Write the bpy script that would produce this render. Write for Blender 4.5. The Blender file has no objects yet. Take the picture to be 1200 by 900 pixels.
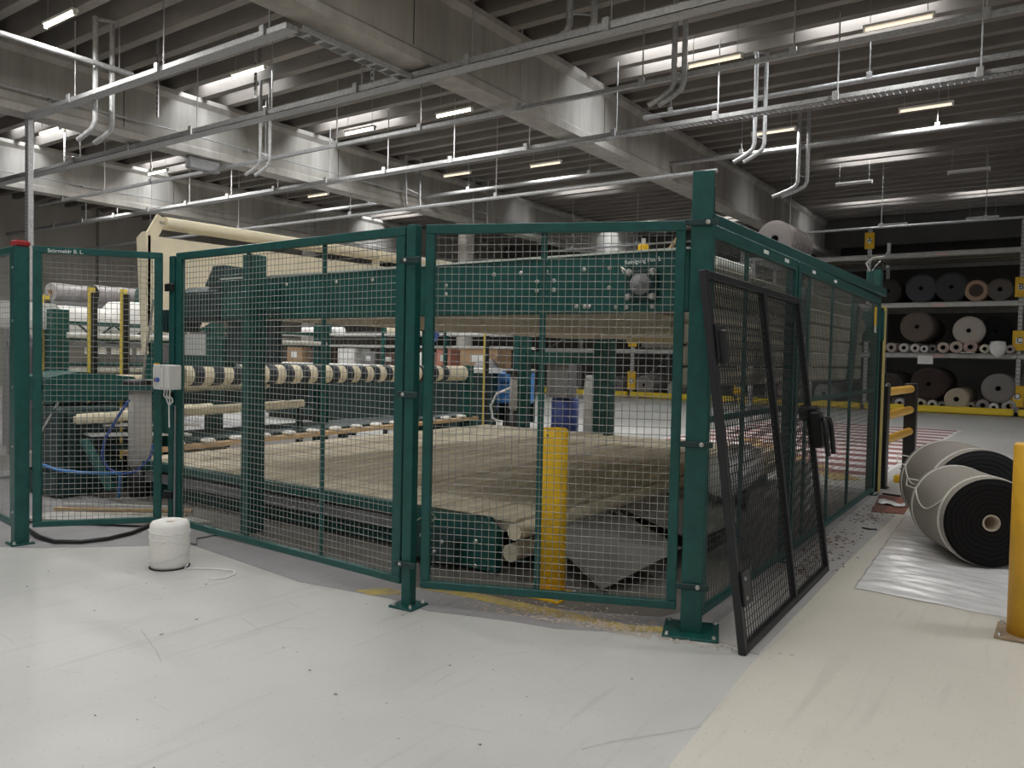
import bpy, math, random
from mathutils import Vector, Matrix
random.seed(7)
S = bpy.context.scene
COL = S.collection
PI = math.pi

# ------------------------------------------------------------------ camera
def cam_axes(yaw, pitch, roll):
    yaw, pitch, roll = map(math.radians, (yaw, pitch, roll))
    f0 = Vector((-math.sin(yaw), math.cos(yaw), 0)); r0 = Vector((math.cos(yaw), math.sin(yaw), 0)); u0 = Vector((0, 0, 1))
    f = f0*math.cos(pitch) + u0*math.sin(pitch); u = u0*math.cos(pitch) - f0*math.sin(pitch)
    return f, r0*math.cos(roll) + u*math.sin(roll), u*math.cos(roll) - r0*math.sin(roll)
F_, R_, U_ = cam_axes(35.2, -1.9, 1.2)
cd = bpy.data.cameras.new('camera'); cam = bpy.data.objects.new('camera', cd); COL.objects.link(cam)
cd.sensor_width = 36.0; cd.lens = 925.0/1200.0*36.0; cd.clip_end = 200
M3 = Matrix((R_, U_, -F_)).transposed().to_4x4(); M3.translation = Vector((0, 0, 1.5))
cam.matrix_world = M3
S.camera = cam

# ------------------------------------------------------------------ world, exposure
w = bpy.data.worlds.new('world'); S.world = w; w.use_nodes = True
w.node_tree.nodes['Background'].inputs[0].default_value = (1.0, 0.985, 0.965, 1)
w.node_tree.nodes['Background'].inputs[1].default_value = 0.21
S.view_settings.view_transform = 'Standard'; S.view_settings.look = 'None'
S.view_settings.exposure = 0.0; S.view_settings.gamma = 1.0; S.view_settings.use_curve_mapping = False
LAMP_W = 105.0        # watts of one lit batten
OPEN_W = 38.0        # battens over the open floor
SKY_E = 22.0          # emission of a skylight pane

# ------------------------------------------------------------------ materials
MATS = {}
def mat(name, col, rough=0.6, metal=0.0, var=0.0, scale=6.0, bump=0.0, col2=None, emit=None, estr=0.0, spec=0.5, stretch=None, alpha=None):
    if name in MATS: return MATS[name]
    m = bpy.data.materials.new(name); m.use_nodes = True
    nt = m.node_tree; b = nt.nodes['Principled BSDF']
    b.inputs['Roughness'].default_value = rough; b.inputs['Metallic'].default_value = metal
    b.inputs['Specular IOR Level'].default_value = spec
    c = (*col, 1)
    b.inputs['Base Color'].default_value = c
    if var > 0 or col2 or bump > 0:
        tc = nt.nodes.new('ShaderNodeTexCoord'); mp = nt.nodes.new('ShaderNodeMapping')
        nt.links.new(tc.outputs['Object'], mp.inputs[0])
        if stretch: mp.inputs['Scale'].default_value = stretch
        n = nt.nodes.new('ShaderNodeTexNoise'); n.inputs['Scale'].default_value = scale; n.inputs['Detail'].default_value = 6
        n.inputs['Roughness'].default_value = 0.62
        nt.links.new(mp.outputs[0], n.inputs['Vector'])
        r = nt.nodes.new('ShaderNodeValToRGB')
        r.color_ramp.elements[0].position = 0.33; r.color_ramp.elements[1].position = 0.67
        if col2:
            r.color_ramp.elements[0].color = (*col2, 1); r.color_ramp.elements[1].color = c
        else:
            r.color_ramp.elements[0].color = tuple(v*(1-var) for v in col) + (1,); r.color_ramp.elements[1].color = tuple(min(1, v*(1+var)) for v in col) + (1,)
        nt.links.new(n.outputs[0], r.inputs[0]); nt.links.new(r.outputs[0], b.inputs['Base Color'])
        if bump > 0:
            bp = nt.nodes.new('ShaderNodeBump'); bp.inputs['Strength'].default_value = bump; bp.inputs['Distance'].default_value = 0.02
            nt.links.new(n.outputs[0], bp.inputs['Height']); nt.links.new(bp.outputs[0], b.inputs['Normal'])
    if emit:
        b.inputs['Emission Color'].default_value = (*emit, 1); b.inputs['Emission Strength'].default_value = estr
    if alpha is not None: b.inputs['Alpha'].default_value = alpha
    MATS[name] = m
    return m

def ring_mat(name, c1, c2, scale=30.0, rough=0.9):
    """wound carpet end: concentric rings round the local x axis"""
    m = bpy.data.materials.new(name); m.use_nodes = True; nt = m.node_tree; b = nt.nodes['Principled BSDF']
    b.inputs['Roughness'].default_value = rough; b.inputs['Specular IOR Level'].default_value = 0.15
    tc = nt.nodes.new('ShaderNodeTexCoord'); wv = nt.nodes.new('ShaderNodeTexWave')
    wv.wave_type = 'RINGS'; wv.rings_direction = 'X'; wv.inputs['Scale'].default_value = scale; wv.inputs['Distortion'].default_value = 3.0
    wv.inputs['Detail'].default_value = 2
    nt.links.new(tc.outputs['Object'], wv.inputs['Vector'])
    r = nt.nodes.new('ShaderNodeValToRGB'); r.color_ramp.elements[0].color = (*c1, 1); r.color_ramp.elements[1].color = (*c2, 1)
    nt.links.new(wv.outputs['Fac'], r.inputs[0]); nt.links.new(r.outputs[0], b.inputs['Base Color'])
    return m

def concrete_mat(name, col, dark, streak=(1, 1, 0.12), scale=2.2, rough=0.85):
    m = bpy.data.materials.new(name); m.use_nodes = True; nt = m.node_tree; b = nt.nodes['Principled BSDF']
    b.inputs['Roughness'].default_value = rough; b.inputs['Specular IOR Level'].default_value = 0.25
    g = nt.nodes.new('ShaderNodeNewGeometry'); mp = nt.nodes.new('ShaderNodeMapping'); mp.inputs['Scale'].default_value = streak
    nt.links.new(g.outputs['Position'], mp.inputs[0])
    n = nt.nodes.new('ShaderNodeTexNoise'); n.inputs['Scale'].default_value = scale; n.inputs['Detail'].default_value = 8; n.inputs['Roughness'].default_value = 0.65
    nt.links.new(mp.outputs[0], n.inputs['Vector'])
    r = nt.nodes.new('ShaderNodeValToRGB'); r.color_ramp.elements[0].position = 0.35; r.color_ramp.elements[1].position = 0.68
    r.color_ramp.elements[0].color = (*dark, 1); r.color_ramp.elements[1].color = (*col, 1)
    nt.links.new(n.outputs[0], r.inputs[0]); nt.links.new(r.outputs[0], b.inputs['Base Color'])
    MATS[name] = m
    return m

def floor_mat(name, c1, c2, c3, rough=0.42):
    """coated concrete: cloudy tone, fine speckle, long faint drag marks"""
    m = bpy.data.materials.new(name); m.use_nodes = True; nt = m.node_tree; b = nt.nodes['Principled BSDF']
    b.inputs['Specular IOR Level'].default_value = 0.4
    g = nt.nodes.new('ShaderNodeNewGeometry')
    n = nt.nodes.new('ShaderNodeTexNoise'); n.inputs['Scale'].default_value = 0.7; n.inputs['Detail'].default_value = 9; n.inputs['Roughness'].default_value = 0.6
    nt.links.new(g.outputs['Position'], n.inputs['Vector'])
    r = nt.nodes.new('ShaderNodeValToRGB'); r.color_ramp.elements[0].position = 0.3; r.color_ramp.elements[1].position = 0.65
    r.color_ramp.elements[0].color = (*c2, 1); r.color_ramp.elements[1].color = (*c1, 1)
    nt.links.new(n.outputs[0], r.inputs[0])
    mp = nt.nodes.new('ShaderNodeMapping'); mp.inputs['Rotation'].default_value = (0, 0, 0.5); mp.inputs['Scale'].default_value = (9, 0.6, 1)
    nt.links.new(g.outputs['Position'], mp.inputs[0])
    n2 = nt.nodes.new('ShaderNodeTexNoise'); n2.inputs['Scale'].default_value = 1.4; n2.inputs['Detail'].default_value = 7
    nt.links.new(mp.outputs[0], n2.inputs['Vector'])
    r2 = nt.nodes.new('ShaderNodeValToRGB'); r2.color_ramp.elements[0].position = 0.58; r2.color_ramp.elements[1].position = 0.78
    r2.color_ramp.elements[0].color = (0, 0, 0, 1); r2.color_ramp.elements[1].color = (0.5, 0.5, 0.5, 1)
    nt.links.new(n2.outputs[0], r2.inputs[0])
    mx = nt.nodes.new('ShaderNodeMix'); mx.data_type = 'RGBA'
    nt.links.new(r2.outputs[0], mx.inputs[0]); nt.links.new(r.outputs[0], mx.inputs[6]); mx.inputs[7].default_value = (*c3, 1)
    n3 = nt.nodes.new('ShaderNodeTexNoise'); n3.inputs['Scale'].default_value = 60; n3.inputs['Detail'].default_value = 3
    nt.links.new(g.outputs['Position'], n3.inputs['Vector'])
    r3 = nt.nodes.new('ShaderNodeValToRGB'); r3.color_ramp.elements[0].position = 0.27; r3.color_ramp.elements[1].position = 0.34
    r3.color_ramp.elements[0].color = (0.45, 0.45, 0.45, 1); r3.color_ramp.elements[1].color = (1, 1, 1, 1)
    nt.links.new(n3.outputs[0], r3.inputs[0])
    ml = nt.nodes.new('ShaderNodeMix'); ml.data_type = 'RGBA'; ml.blend_type = 'MULTIPLY'; ml.inputs[0].default_value = 0.6
    nt.links.new(mx.outputs[2], ml.inputs[6]); nt.links.new(r3.outputs[0], ml.inputs[7])
    nt.links.new(ml.outputs[2], b.inputs['Base Color'])
    rr = nt.nodes.new('ShaderNodeMapRange'); rr.inputs[3].default_value = rough-0.1; rr.inputs[4].default_value = rough+0.15
    nt.links.new(n.outputs[0], rr.inputs[0]); nt.links.new(rr.outputs[0], b.inputs['Roughness'])
    MATS[name] = m
    return m

GREEN = mat('green_paint', (0.005, 0.076, 0.068), 0.42, var=0.18, scale=14)
GREEN2 = mat('machine_green', (0.005, 0.076, 0.066), 0.45, var=0.22, scale=8)
DKGREEN = mat('motor_green', (0.010, 0.040, 0.040), 0.5, var=0.3, scale=10)
GALV = mat('galvanised_steel', (0.36, 0.365, 0.37), 0.5, 0.35, var=0.2, scale=20)
WIRE = mat('mesh_wire', (0.30, 0.305, 0.285), 0.5, 0.4)
BWIRE = mat('black_wire', (0.015, 0.016, 0.018), 0.5)
BLACK = mat('black_paint', (0.012, 0.013, 0.015), 0.45)
BLKPL = mat('black_plastic', (0.014, 0.014, 0.015), 0.38)
STEEL = mat('bare_steel', (0.55, 0.54, 0.52), 0.32, 0.9, var=0.15, scale=30)
GREYP = mat('grey_sheet_steel', (0.24, 0.24, 0.25), 0.55, 0.2, var=0.15, scale=5)
GREYL = mat('light_grey_plastic', (0.62, 0.62, 0.60), 0.45)
YEL = mat('safety_yellow', (0.86, 0.52, 0.015), 0.45, var=0.10, scale=9)
YELD = mat('ochre_yellow', (0.72, 0.40, 0.03), 0.5, var=0.12, scale=5)
ORNG = mat('barrier_yellow', (0.90, 0.52, 0.08), 0.45)
RED = mat('red_cap', (0.30, 0.012, 0.016), 0.45)
CREAM = mat('cream_sheet', (0.78, 0.70, 0.52), 0.55, var=0.08, scale=3)
TAN = mat('tan_belt', (0.72, 0.65, 0.50), 0.75, col2=(0.40, 0.34, 0.25), scale=3, stretch=(3, 0.4, 1))
TAND = mat('tan_board', (0.62, 0.56, 0.45), 0.8, col2=(0.45, 0.40, 0.31), scale=4, stretch=(0.5, 3, 1))
WOOD = mat('pale_wood', (0.62, 0.44, 0.25), 0.7, col2=(0.48, 0.32, 0.17), scale=9, stretch=(8, 0.6, 8))
WHITE = mat('white_cloth', (0.86, 0.85, 0.83), 0.8, var=0.05, scale=6)
WHITE2 = mat('white_paint', (0.80, 0.80, 0.78), 0.5)
TWINE = mat('white_twine', (0.86, 0.85, 0.81), 0.8, var=0.06, scale=40, bump=0.3, stretch=(1, 1, 6))
BLUE = mat('blue_paint', (0.06, 0.22, 0.55), 0.45, var=0.15, scale=6)
DBLUE = mat('blue_drum', (0.06, 0.10, 0.36), 0.45, var=0.15, scale=6)
HOSE = mat('blue_hose', (0.04, 0.09, 0.33), 0.4)
CARD = mat('cardboard', (0.44, 0.29, 0.17), 0.8, var=0.1, scale=6)
SALMON = mat('pink_carton', (0.62, 0.27, 0.20), 0.8)
BROWN = mat('dark_brown_bale', (0.10, 0.06, 0.05), 0.9, var=0.3, scale=12)
PATCH = mat('brown_mat', (0.16, 0.065, 0.05), 0.8, var=0.25, scale=12)
PATCHR = mat('red_brown_edge', (0.27, 0.10, 0.065), 0.8, var=0.2, scale=12)
FILM = mat('plastic_film', (0.82, 0.815, 0.815), 0.22, var=0.08, scale=5)
STRAP = mat('white_strap', (0.80, 0.78, 0.72), 0.6)
PAPER = mat('paper_label', (0.85, 0.85, 0.84), 0.7)
INK = mat('black_ink', (0.02, 0.02, 0.02), 0.7)
CHALK = mat('chalk_white', (0.85, 0.88, 0.86), 0.8)
CONC = concrete_mat('beam_concrete', (0.44, 0.42, 0.39), (0.30, 0.285, 0.26))
RIBC = concrete_mat('rib_concrete', (0.26, 0.235, 0.215), (0.17, 0.155, 0.14), streak=(0.3, 1, 1), scale=1.5)
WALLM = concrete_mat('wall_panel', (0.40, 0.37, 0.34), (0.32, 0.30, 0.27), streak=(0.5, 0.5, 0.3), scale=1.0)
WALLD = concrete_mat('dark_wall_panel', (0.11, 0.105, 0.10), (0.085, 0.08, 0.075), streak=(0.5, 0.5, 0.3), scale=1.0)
FLOOR = floor_mat('coated_floor', (0.57, 0.565, 0.54), (0.48, 0.478, 0.46), (0.36, 0.357, 0.345))
FLOORB = floor_mat('beige_floor', (0.66, 0.63, 0.555), (0.58, 0.55, 0.48), (0.47, 0.445, 0.39), 0.45)
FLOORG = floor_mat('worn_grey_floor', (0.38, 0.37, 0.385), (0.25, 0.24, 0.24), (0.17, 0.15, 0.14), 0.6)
FLOORS = floor_mat('grey_strip_floor', (0.47, 0.46, 0.445), (0.39, 0.38, 0.365), (0.30, 0.285, 0.27), 0.55)
MARKY = mat('worn_yellow_marking', (0.62, 0.46, 0.10), 0.6, col2=(0.34, 0.28, 0.16), scale=10)
MARKR = mat('red_marking', (0.30, 0.11, 0.10), 0.6, var=0.2, scale=5)
MARKW = mat('white_marking', (0.78, 0.76, 0.75), 0.6, var=0.06, scale=5)

# ------------------------------------------------------------------ mesh helpers
class MB:
    def __init__(s): s.v = []; s.f = []; s.sm = []
    def add(s, vs, fs, smooth=False):
        o = len(s.v); s.v += [tuple(v) for v in vs]; s.f += [tuple(i+o for i in f) for f in fs]; s.sm += [smooth]*len(fs); return s
    def box(s, x0, x1, y0, y1, z0, z1, b=0.0):
        if b <= 0:
            vs = [(x0,y0,z0),(x1,y0,z0),(x1,y1,z0),(x0,y1,z0),(x0,y0,z1),(x1,y0,z1),(x1,y1,z1),(x0,y1,z1)]
            return s.add(vs, [(0,3,2,1),(4,5,6,7),(0,1,5,4),(1,2,6,5),(2,3,7,6),(3,0,4,7)])
        pts = []
        for zz, ins in ((z0, b), (z0+b, 0), (z1-b, 0), (z1, b)):
            a0, a1, c0, c1 = x0+ins, x1-ins, y0+ins, y1-ins
            k = b if ins == 0 else b*0.5
            pts.append([(a0+k,c0,zz),(a1-k,c0,zz),(a1,c0+k,zz),(a1,c1-k,zz),(a1-k,c1,zz),(a0+k,c1,zz),(a0,c1-k,zz),(a0,c0+k,zz)])
        vs = [p for r in pts for p in r]; fs = []
        for i in range(3):
            for j in range(8): fs.append((i*8+j, i*8+(j+1)%8, (i+1)*8+(j+1)%8, (i+1)*8+j))
        fs.append(tuple(range(7, -1, -1))); fs.append(tuple(range(24, 32)))
        return s.add(vs, fs)
    def bar(s, p0, p1, wx, wz=None, up=(0,0,1)):
        """rectangular bar from p0 to p1"""
        wz = wz or wx; p0 = Vector(p0); p1 = Vector(p1); d = (p1-p0).normalized(); u = Vector(up)
        if abs(d.dot(u)) > 0.98: u = Vector((0, 1, 0))
        a = d.cross(u).normalized()*wx/2; c = a.cross(d).normalized()*wz/2
        vs = [p0-a-c, p0+a-c, p0+a+c, p0-a+c, p1-a-c, p1+a-c, p1+a+c, p1-a+c]
        return s.add(vs, [(0,1,2,3),(7,6,5,4),(0,4,5,1),(1,5,6,2),(2,6,7,3),(3,7,4,0)])
    def tube(s, p0, p1, r, n=12, r2=None, cap=True):
        r2 = r if r2 is None else r2; p0 = Vector(p0); p1 = Vector(p1); d = (p1-p0).normalized()
        u = Vector((0,0,1)) if abs(d.z) < 0.95 else Vector((0,1,0))
        a = d.cross(u).normalized(); c = a.cross(d).normalized()
        vs = []
        for i in range(n):
            t = 2*PI*i/n; vs.append(p0+(a*math.cos(t)+c*math.sin(t))*r)
        for i in range(n):
            t = 2*PI*i/n; vs.append(p1+(a*math.cos(t)+c*math.sin(t))*r2)
        s.add(vs, [(i, n+i, n+(i+1)%n, (i+1)%n) for i in range(n)], n > 6)
        if cap: s.add(vs, [tuple(range(n)), tuple(range(2*n-1, n-1, -1))])
        return s
    def path(s, pts, r, n=8):
        """tube swept along a polyline"""
        pts = [Vector(p) for p in pts]; k = len(pts); vs = []; ref = None
        for i, p in enumerate(pts):
            d = (pts[min(i+1, k-1)]-pts[max(i-1, 0)]).normalized()
            if ref is None:
                u = Vector((0,0,1)) if abs(d.z) < 0.9 else Vector((0,1,0)); ref = d.cross(u).normalized()
            a = (ref-d*ref.dot(d)).normalized(); ref = a; c = a.cross(d)
            for j in range(n):
                t = 2*PI*j/n; vs.append(p+(a*math.cos(t)+c*math.sin(t))*r)
        fs = [(i*n+j, (i+1)*n+j, (i+1)*n+(j+1)%n, i*n+(j+1)%n) for i in range(k-1) for j in range(n)]
        s.add(vs, fs, True); s.add(vs, [tuple(range(n)), tuple(range(k*n-1, k*n-n-1, -1))]); return s
    def lathe(s, prof, n=32, axis='z', org=(0,0,0), close=False):
        """profile of (radius, height)"""
        o = Vector(org); vs = []; k = len(prof)
        for r, h in prof:
            for i in range(n):
                t = 2*PI*i/n; a, b = r*math.cos(t), r*math.sin(t)
                vs.append(o+(Vector((a, b, h)) if axis == 'z' else Vector((h, a, b)) if axis == 'x' else Vector((b, h, a))))
        fs = [(i*n+j, i*n+(j+1)%n, ((i+1)%k)*n+(j+1)%n, ((i+1)%k)*n+j) for i in range(k if close else k-1) for j in range(n)]
        return s.add(vs, fs, True)
    def prism(s, poly, h0, h1, axis='z'):
        n = len(poly)
        def P(a, b, h): return (a, b, h) if axis == 'z' else (h, a, b) if axis == 'x' else (a, h, b)
        vs = [P(a, b, h0) for a, b in poly]+[P(a, b, h1) for a, b in poly]
        return s.add(vs, [tuple(range(n-1, -1, -1)), tuple(range(n, 2*n))]+[(i, (i+1)%n, n+(i+1)%n, n+i) for i in range(n)])
    def mesh(s, name, m):
        me = bpy.data.meshes.new(name); me.from_pydata(s.v, [], s.f); me.update()
        me.polygons.foreach_set('use_smooth', s.sm)
        ms = m if isinstance(m, (list, tuple)) else [m]
        for x in ms: me.materials.append(x)
        return me
    def build(s, name, m, parent=None, loc=None, rot=None):
        me = s.mesh(name, m)
        # consistent outward normals
        import bmesh
        bm = bmesh.new(); bm.from_mesh(me); bmesh.ops.recalc_face_normals(bm, faces=bm.faces); bm.to_mesh(me); bm.free()
        o = bpy.data.objects.new(name, me); COL.objects.link(o)
        if parent: o.parent = parent
        if loc: o.location = loc
        if rot: o.rotation_euler = rot
        return o

def tag(o, label=None, cat=None, group=None, kind=None):
    if label: o['label'] = label
    if cat: o['category'] = cat
    if group: o['group'] = group
    if kind: o['kind'] = kind
    return o
def thing(name, label, cat, loc=(0,0,0), rz=0.0, group=None, rot=None):
    o = bpy.data.objects.new(name, None); COL.objects.link(o); o.location = loc
    o.rotation_euler = rot if rot else (0, 0, rz); o.empty_display_size = 0.1
    return tag(o, label, cat, group)
def link_copy(src, parent=None, loc=None, rot=None):
    c = src.copy(); COL.objects.link(c); c.parent = parent
    if loc is not None: c.location = loc
    if rot is not None: c.rotation_euler = rot
    return c
def text(s, size, m, parent, loc, rot, name='lettering', ext=0.0008):
    cu = bpy.data.curves.new(name, 'FONT'); cu.body = s; cu.size = size; cu.extrude = ext; cu.resolution_u = 3
    t = bpy.data.objects.new('tmp_text', cu); COL.objects.link(t)
    dg = bpy.context.evaluated_depsgraph_get(); dg.update()
    me = bpy.data.meshes.new_from_object(t.evaluated_get(dg)); bpy.data.objects.remove(t); bpy.data.curves.remove(cu)
    me.materials.clear(); me.materials.append(m); me.name = name
    o = bpy.data.objects.new(name, me); COL.objects.link(o); o.parent = parent
    o.location = loc; o.rotation_euler = rot; o['kind'] = 'stuff'
    return o

# ================================================================== SETTING
def poly_floor(name, pts, z, m, t=0.002, label=None):
    o = MB().prism(pts, z-t, z).build(name, m); tag(o, label, kind='structure'); return o
fl = MB().box(-34, 9, -12, 37, -0.2, 0).build('floor', FLOOR); tag(fl, 'pale grey coated concrete floor', kind='structure')
grey_pts = [(-33,2.2),(-8,2.35),(-6.51,2.60),(-6.34,2.71),(-5.72,3.31),(-5.56,3.55),(-4.08,3.41),(-3.37,3.52),(-3.04,3.49),(-2.54,3.65),(-2.28,3.70),(-2.08,3.81),(-1.79,4.04),(-1.60,4.38),(-1.67,7.05),(-1.73,7.93),(-1.81,10.25),(-33,10.6)]
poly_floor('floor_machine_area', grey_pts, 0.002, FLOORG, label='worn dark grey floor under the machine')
poly_floor('floor_strip', [(-1.60,4.40),(-1.52,4.10),(-1.26,4.02),(-1.32,5.96),(-1.37,8.61),(-1.42,9.6),(-1.45,12.7),(-1.9,12.7),(-1.81,10.25),(-1.73,7.93),(-1.67,7.05)], 0.003, FLOORS, label='grey floor strip along the side fence')
poly_floor('floor_beige_area', [(-1.15,2.6),(-0.9,-3),(9,-3),(9,10.5),(-1.4,10.5),(-1.40,9.0),(-1.37,8.61),(-1.32,5.96),(-1.24,3.86),(-1.19,3.18)], 0.0025, FLOORB, label='beige coated floor on the right')
DIRT_SHADE = floor_mat('dirty_shaded_floor', (0.21, 0.195, 0.18), (0.13, 0.115, 0.10), (0.09, 0.08, 0.07), 0.7)  # mostly shade painted into the floor colour, with some real dirt
poly_floor('floor_under_machine', [(-12,4.3),(-7.0,4.05),(-5.6,3.82),(-3.25,3.80),(-2.4,4.02),(-1.9,4.25),(-1.78,4.6),(-1.86,9.9),(-12,10.0)], 0.003, DIRT_SHADE, label='brown floor with painted shade and some dirt under the machine')
# yellow floor lines
ym = MB().prism([(-3.66,3.50),(-3.50,3.49),(-3.36,3.66),(-3.52,3.68)], 0.002, 0.004).build('trim_1', MARKY); tag(ym, 'worn yellow floor mark near the fence post', kind='structure')
yl = MB().prism([(-3.38,3.79),(-2.97,3.84),(-2.60,3.84),(-2.16,3.90),(-1.96,3.90),(-1.74,4.04),(-1.80,4.11),(-2.00,4.0),(-2.16,4.0),(-2.60,3.97),(-2.97,3.95),(-3.38,3.90)], 0.002, 0.004).build('trim_2', MARKY); tag(yl, 'worn yellow floor line under the front fence', kind='structure')
yl3 = MB().prism([(-5.3,15.3),(-5.0,15.5),(-2.15,11.0),(-2.45,10.75)], 0.002, 0.005).build('trim_3', MARKY); tag(yl3, 'yellow floor line behind the side fence', kind='structure')
wk = MB().box(-6.4, -2.03, 11.3, 21.4, 0.0, 0.0035).build('floor_walkway', MARKW); tag(wk, 'white painted walkway base', kind='structure')
sm = None
for i in range(13):
    y = 11.5+i*0.78
    if sm is None: sm = MB().box(0, 4.2, 0, 0.36, 0, 0.002).build('stripe', MARKR, wk, (-6.3, y, 0.0036))
    else: link_copy(sm, wk, (-6.3, y, 0.0036))
# debris along the fences: nobody could count it
def debris(name, n, region, m, label, smin=0.004, smax=0.02, z=0.004):
    b = MB()
    for i in range(n):
        x, y = region(); s = random.uniform(smin, smax); a = random.uniform(0, PI); l = s*random.uniform(1, 2.6); h = s*0.35
        ca, sa = math.cos(a), math.sin(a)
        vs = [(x+ca*l/2-sa*s/2, y+sa*l/2+ca*s/2), (x-ca*l/2-sa*s/2, y-sa*l/2+ca*s/2), (x-ca*l/2+sa*s/2, y-sa*l/2-ca*s/2), (x+ca*l/2+sa*s/2, y+sa*l/2-ca*s/2)]
        b.add([(p[0], p[1], z) for p in vs]+[(x, y, z+h)], [(0,1,4),(1,2,4),(2,3,4),(3,0,4),(3,2,1,0)])
    return tag(b.build(name, m), label, 'debris', kind='stuff')
DEB1 = mat('pale_chips', (0.55, 0.47, 0.40), 0.8); DEB2 = mat('brown_chips', (0.13, 0.06, 0.045), 0.8)
def reg_front():
    t = random.gauss(0.62, 0.25); x = -3.2+1.6*t; return x, 3.62+0.42*(x+3.2)/1.0*0.45+abs(random.gauss(0, 0.16))+0.0
debris('floor_chips', 900, reg_front, DEB1, 'pale chips and crumbs scattered under the front fence', 0.004, 0.014)
def reg_side():
    y = random.choice([5.9, 6.5, 7.2, 8.3, 8.9])+random.gauss(0, 0.28); return -1.52+random.gauss(0, 0.09)-0.01*(y-4), y
debris('fibre_scraps', 420, reg_side, DEB2, 'brown fibre scraps scattered along the side fence', 0.004, 0.018)
def reg_floor():
    return random.uniform(-6, 0.3), random.uniform(1.4, 3.4)
debris('floor_specks', 70, reg_floor, mat('dark_specks', (0.13, 0.12, 0.11), 0.8), 'few dark specks on the pale floor', 0.003, 0.009)
# rubber scuffs and scratches on the coating
SCUFF = mat('rubber_scuff', (0.38, 0.37, 0.355), 0.6, col2=(0.50, 0.49, 0.47), scale=14)
b = MB()
def scratch(pts, wd):
    for (x0, y0), (x1, y1) in zip(pts[:-1], pts[1:]):
        d = Vector((x1-x0, y1-y0)).normalized(); n = Vector((-d.y, d.x))*wd/2
        b.add([(x0-n.x, y0-n.y, 0.0012), (x1-n.x, y1-n.y, 0.0012), (x1+n.x, y1+n.y, 0.0012), (x0+n.x, y0+n.y, 0.0012)], [(0, 1, 2, 3)])
scratch([(-4.02, 2.29), (-3.87, 2.24), (-3.69, 2.18), (-3.52, 2.11)], 0.006); scratch([(-1.48, 2.61), (-1.41, 2.75), (-1.25, 2.97), (-1.16, 3.11)], 0.01)
for i in range(26):
    x, y = random.uniform(-5.5, -0.9), random.uniform(1.5, 3.2); a = random.gauss(0.35, 0.5); l = random.uniform(0.06, 0.28)
    scratch([(x, y), (x+l*math.cos(a), y+l*math.sin(a))], random.uniform(0.002, 0.006))
tag(b.build('scuff_marks', SCUFF), 'dark scratches and scuffs on the pale floor', 'scuff marks', kind='stuff')
b2 = MB(); b2.add([(-1.58,2.71,0.0011),(-1.66,2.65,0.0011),(-1.97,3.15,0.0011),(-1.89,3.21,0.0011)], [(0,1,2,3)])
tag(b2.build('skid_mark', mat('skid_grey', (0.53, 0.525, 0.50), 0.5, var=0.05, scale=20)), 'grey rectangular skid mark on the pale floor', 'skid mark', kind='stuff')
# brown doormat-like patch
o = thing('floor_mat', 'dark brown floor mat at the end of the side fence', 'mat', (-1.5, 9.3, 0.003))
MB().prism([(-0.24,0.57),(-0.03,0.575),(0.00,-0.58),(-0.10,-0.63)], 0, 0.006).build('mat_body', PATCH, o)
MB().prism([(-0.03,0.575),(0.12,0.58),(0.19,-0.53),(0.00,-0.58)], 0, 0.006).build('mat_edge', PATCHR, o)

# walls
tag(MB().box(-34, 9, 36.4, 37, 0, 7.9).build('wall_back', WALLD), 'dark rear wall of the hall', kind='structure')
tag(MB().box(-34.6, -34, -12, 37, 0, 7.9).build('wall_left', WALLM), 'grey panel wall at the far left', kind='structure')
pil = None
for i in range(9):
    y = -10+i*5.5
    if pil is None: pil = MB().box(0, 0.25, -0.2, 0.2, 0, 7.4).build('pilaster', WALLM, bpy.data.objects['wall_left'], (-34, y, 0))
    else: link_copy(pil, bpy.data.objects['wall_left'], (-34, y, 0))

# ceiling slab with ribs
ceil = MB().box(-34, 9, -12, 37, 7.72, 7.9).build('ceiling', RIBC); tag(ceil, 'dark ribbed concrete ceiling', kind='structure')
rib = None; i = 0; y = -11.6
while y < 36.5:
    if rib is None: rib = MB().prism([(-0.09,7.3),(0.09,7.3),(0.15,7.72),(-0.15,7.72)], -34, 9, 'x').build('rib', RIBC, ceil, (0, y, 0))
    else: link_copy(rib, ceil, (0, y, 0))
    y += 0.66
# concrete beams along the hall
def conc_beam(x, n, y0=-12, y1=37):
    o = MB().prism([(x-0.50,6.0),(x,6.0),(x,6.14),(x-0.06,6.20),(x-0.06,7.10),(x+0.03,7.20),(x+0.03,7.3),(x-0.53,7.3),(x-0.53,7.20),(x-0.44,7.10),(x-0.44,6.20),(x-0.50,6.14)], y0, y1, 'y').build('concrete_beam', CONC)
    # joints between cast lengths
    tag(o, n, kind='structure')
    j = None
    for k in range(8):
        yy = y0+3.0+k*6
        if j is None: j = MB().box(x-0.062, x-0.055, -0.008, 0.008, 6.22, 7.10).build('cast_joint', INK, o, (0, yy, 0))
        else: link_copy(j, o, (0, yy, 0))
    return o
conc_beam(-8.25, 'concrete roof beam above the green machine')
conc_beam(-16.5, 'concrete roof beam left of the machine')
conc_beam(-24.4, 'concrete roof beam furthest to the left')
conc_beam(0.6+6, 'concrete roof beam right of the camera')
def column(x, y, lab):
    o = tag(MB().box(x-0.45, x-0.05, y-0.2, y+0.2, 0, 6.0, 0.02).build('concrete_column', CONC), lab, kind='structure')
    MB().box(x-0.52, x+0.02, y-0.24, y+0.24, 5.7, 6.0).build('corbel', CONC, o)
column(-16.5, 20.9, 'concrete column carrying the left roof beam'); column(-24.4, 20.9, 'concrete column carrying the far left beam')
column(-8.25, 34.5, 'concrete column by the rear wall')
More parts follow.
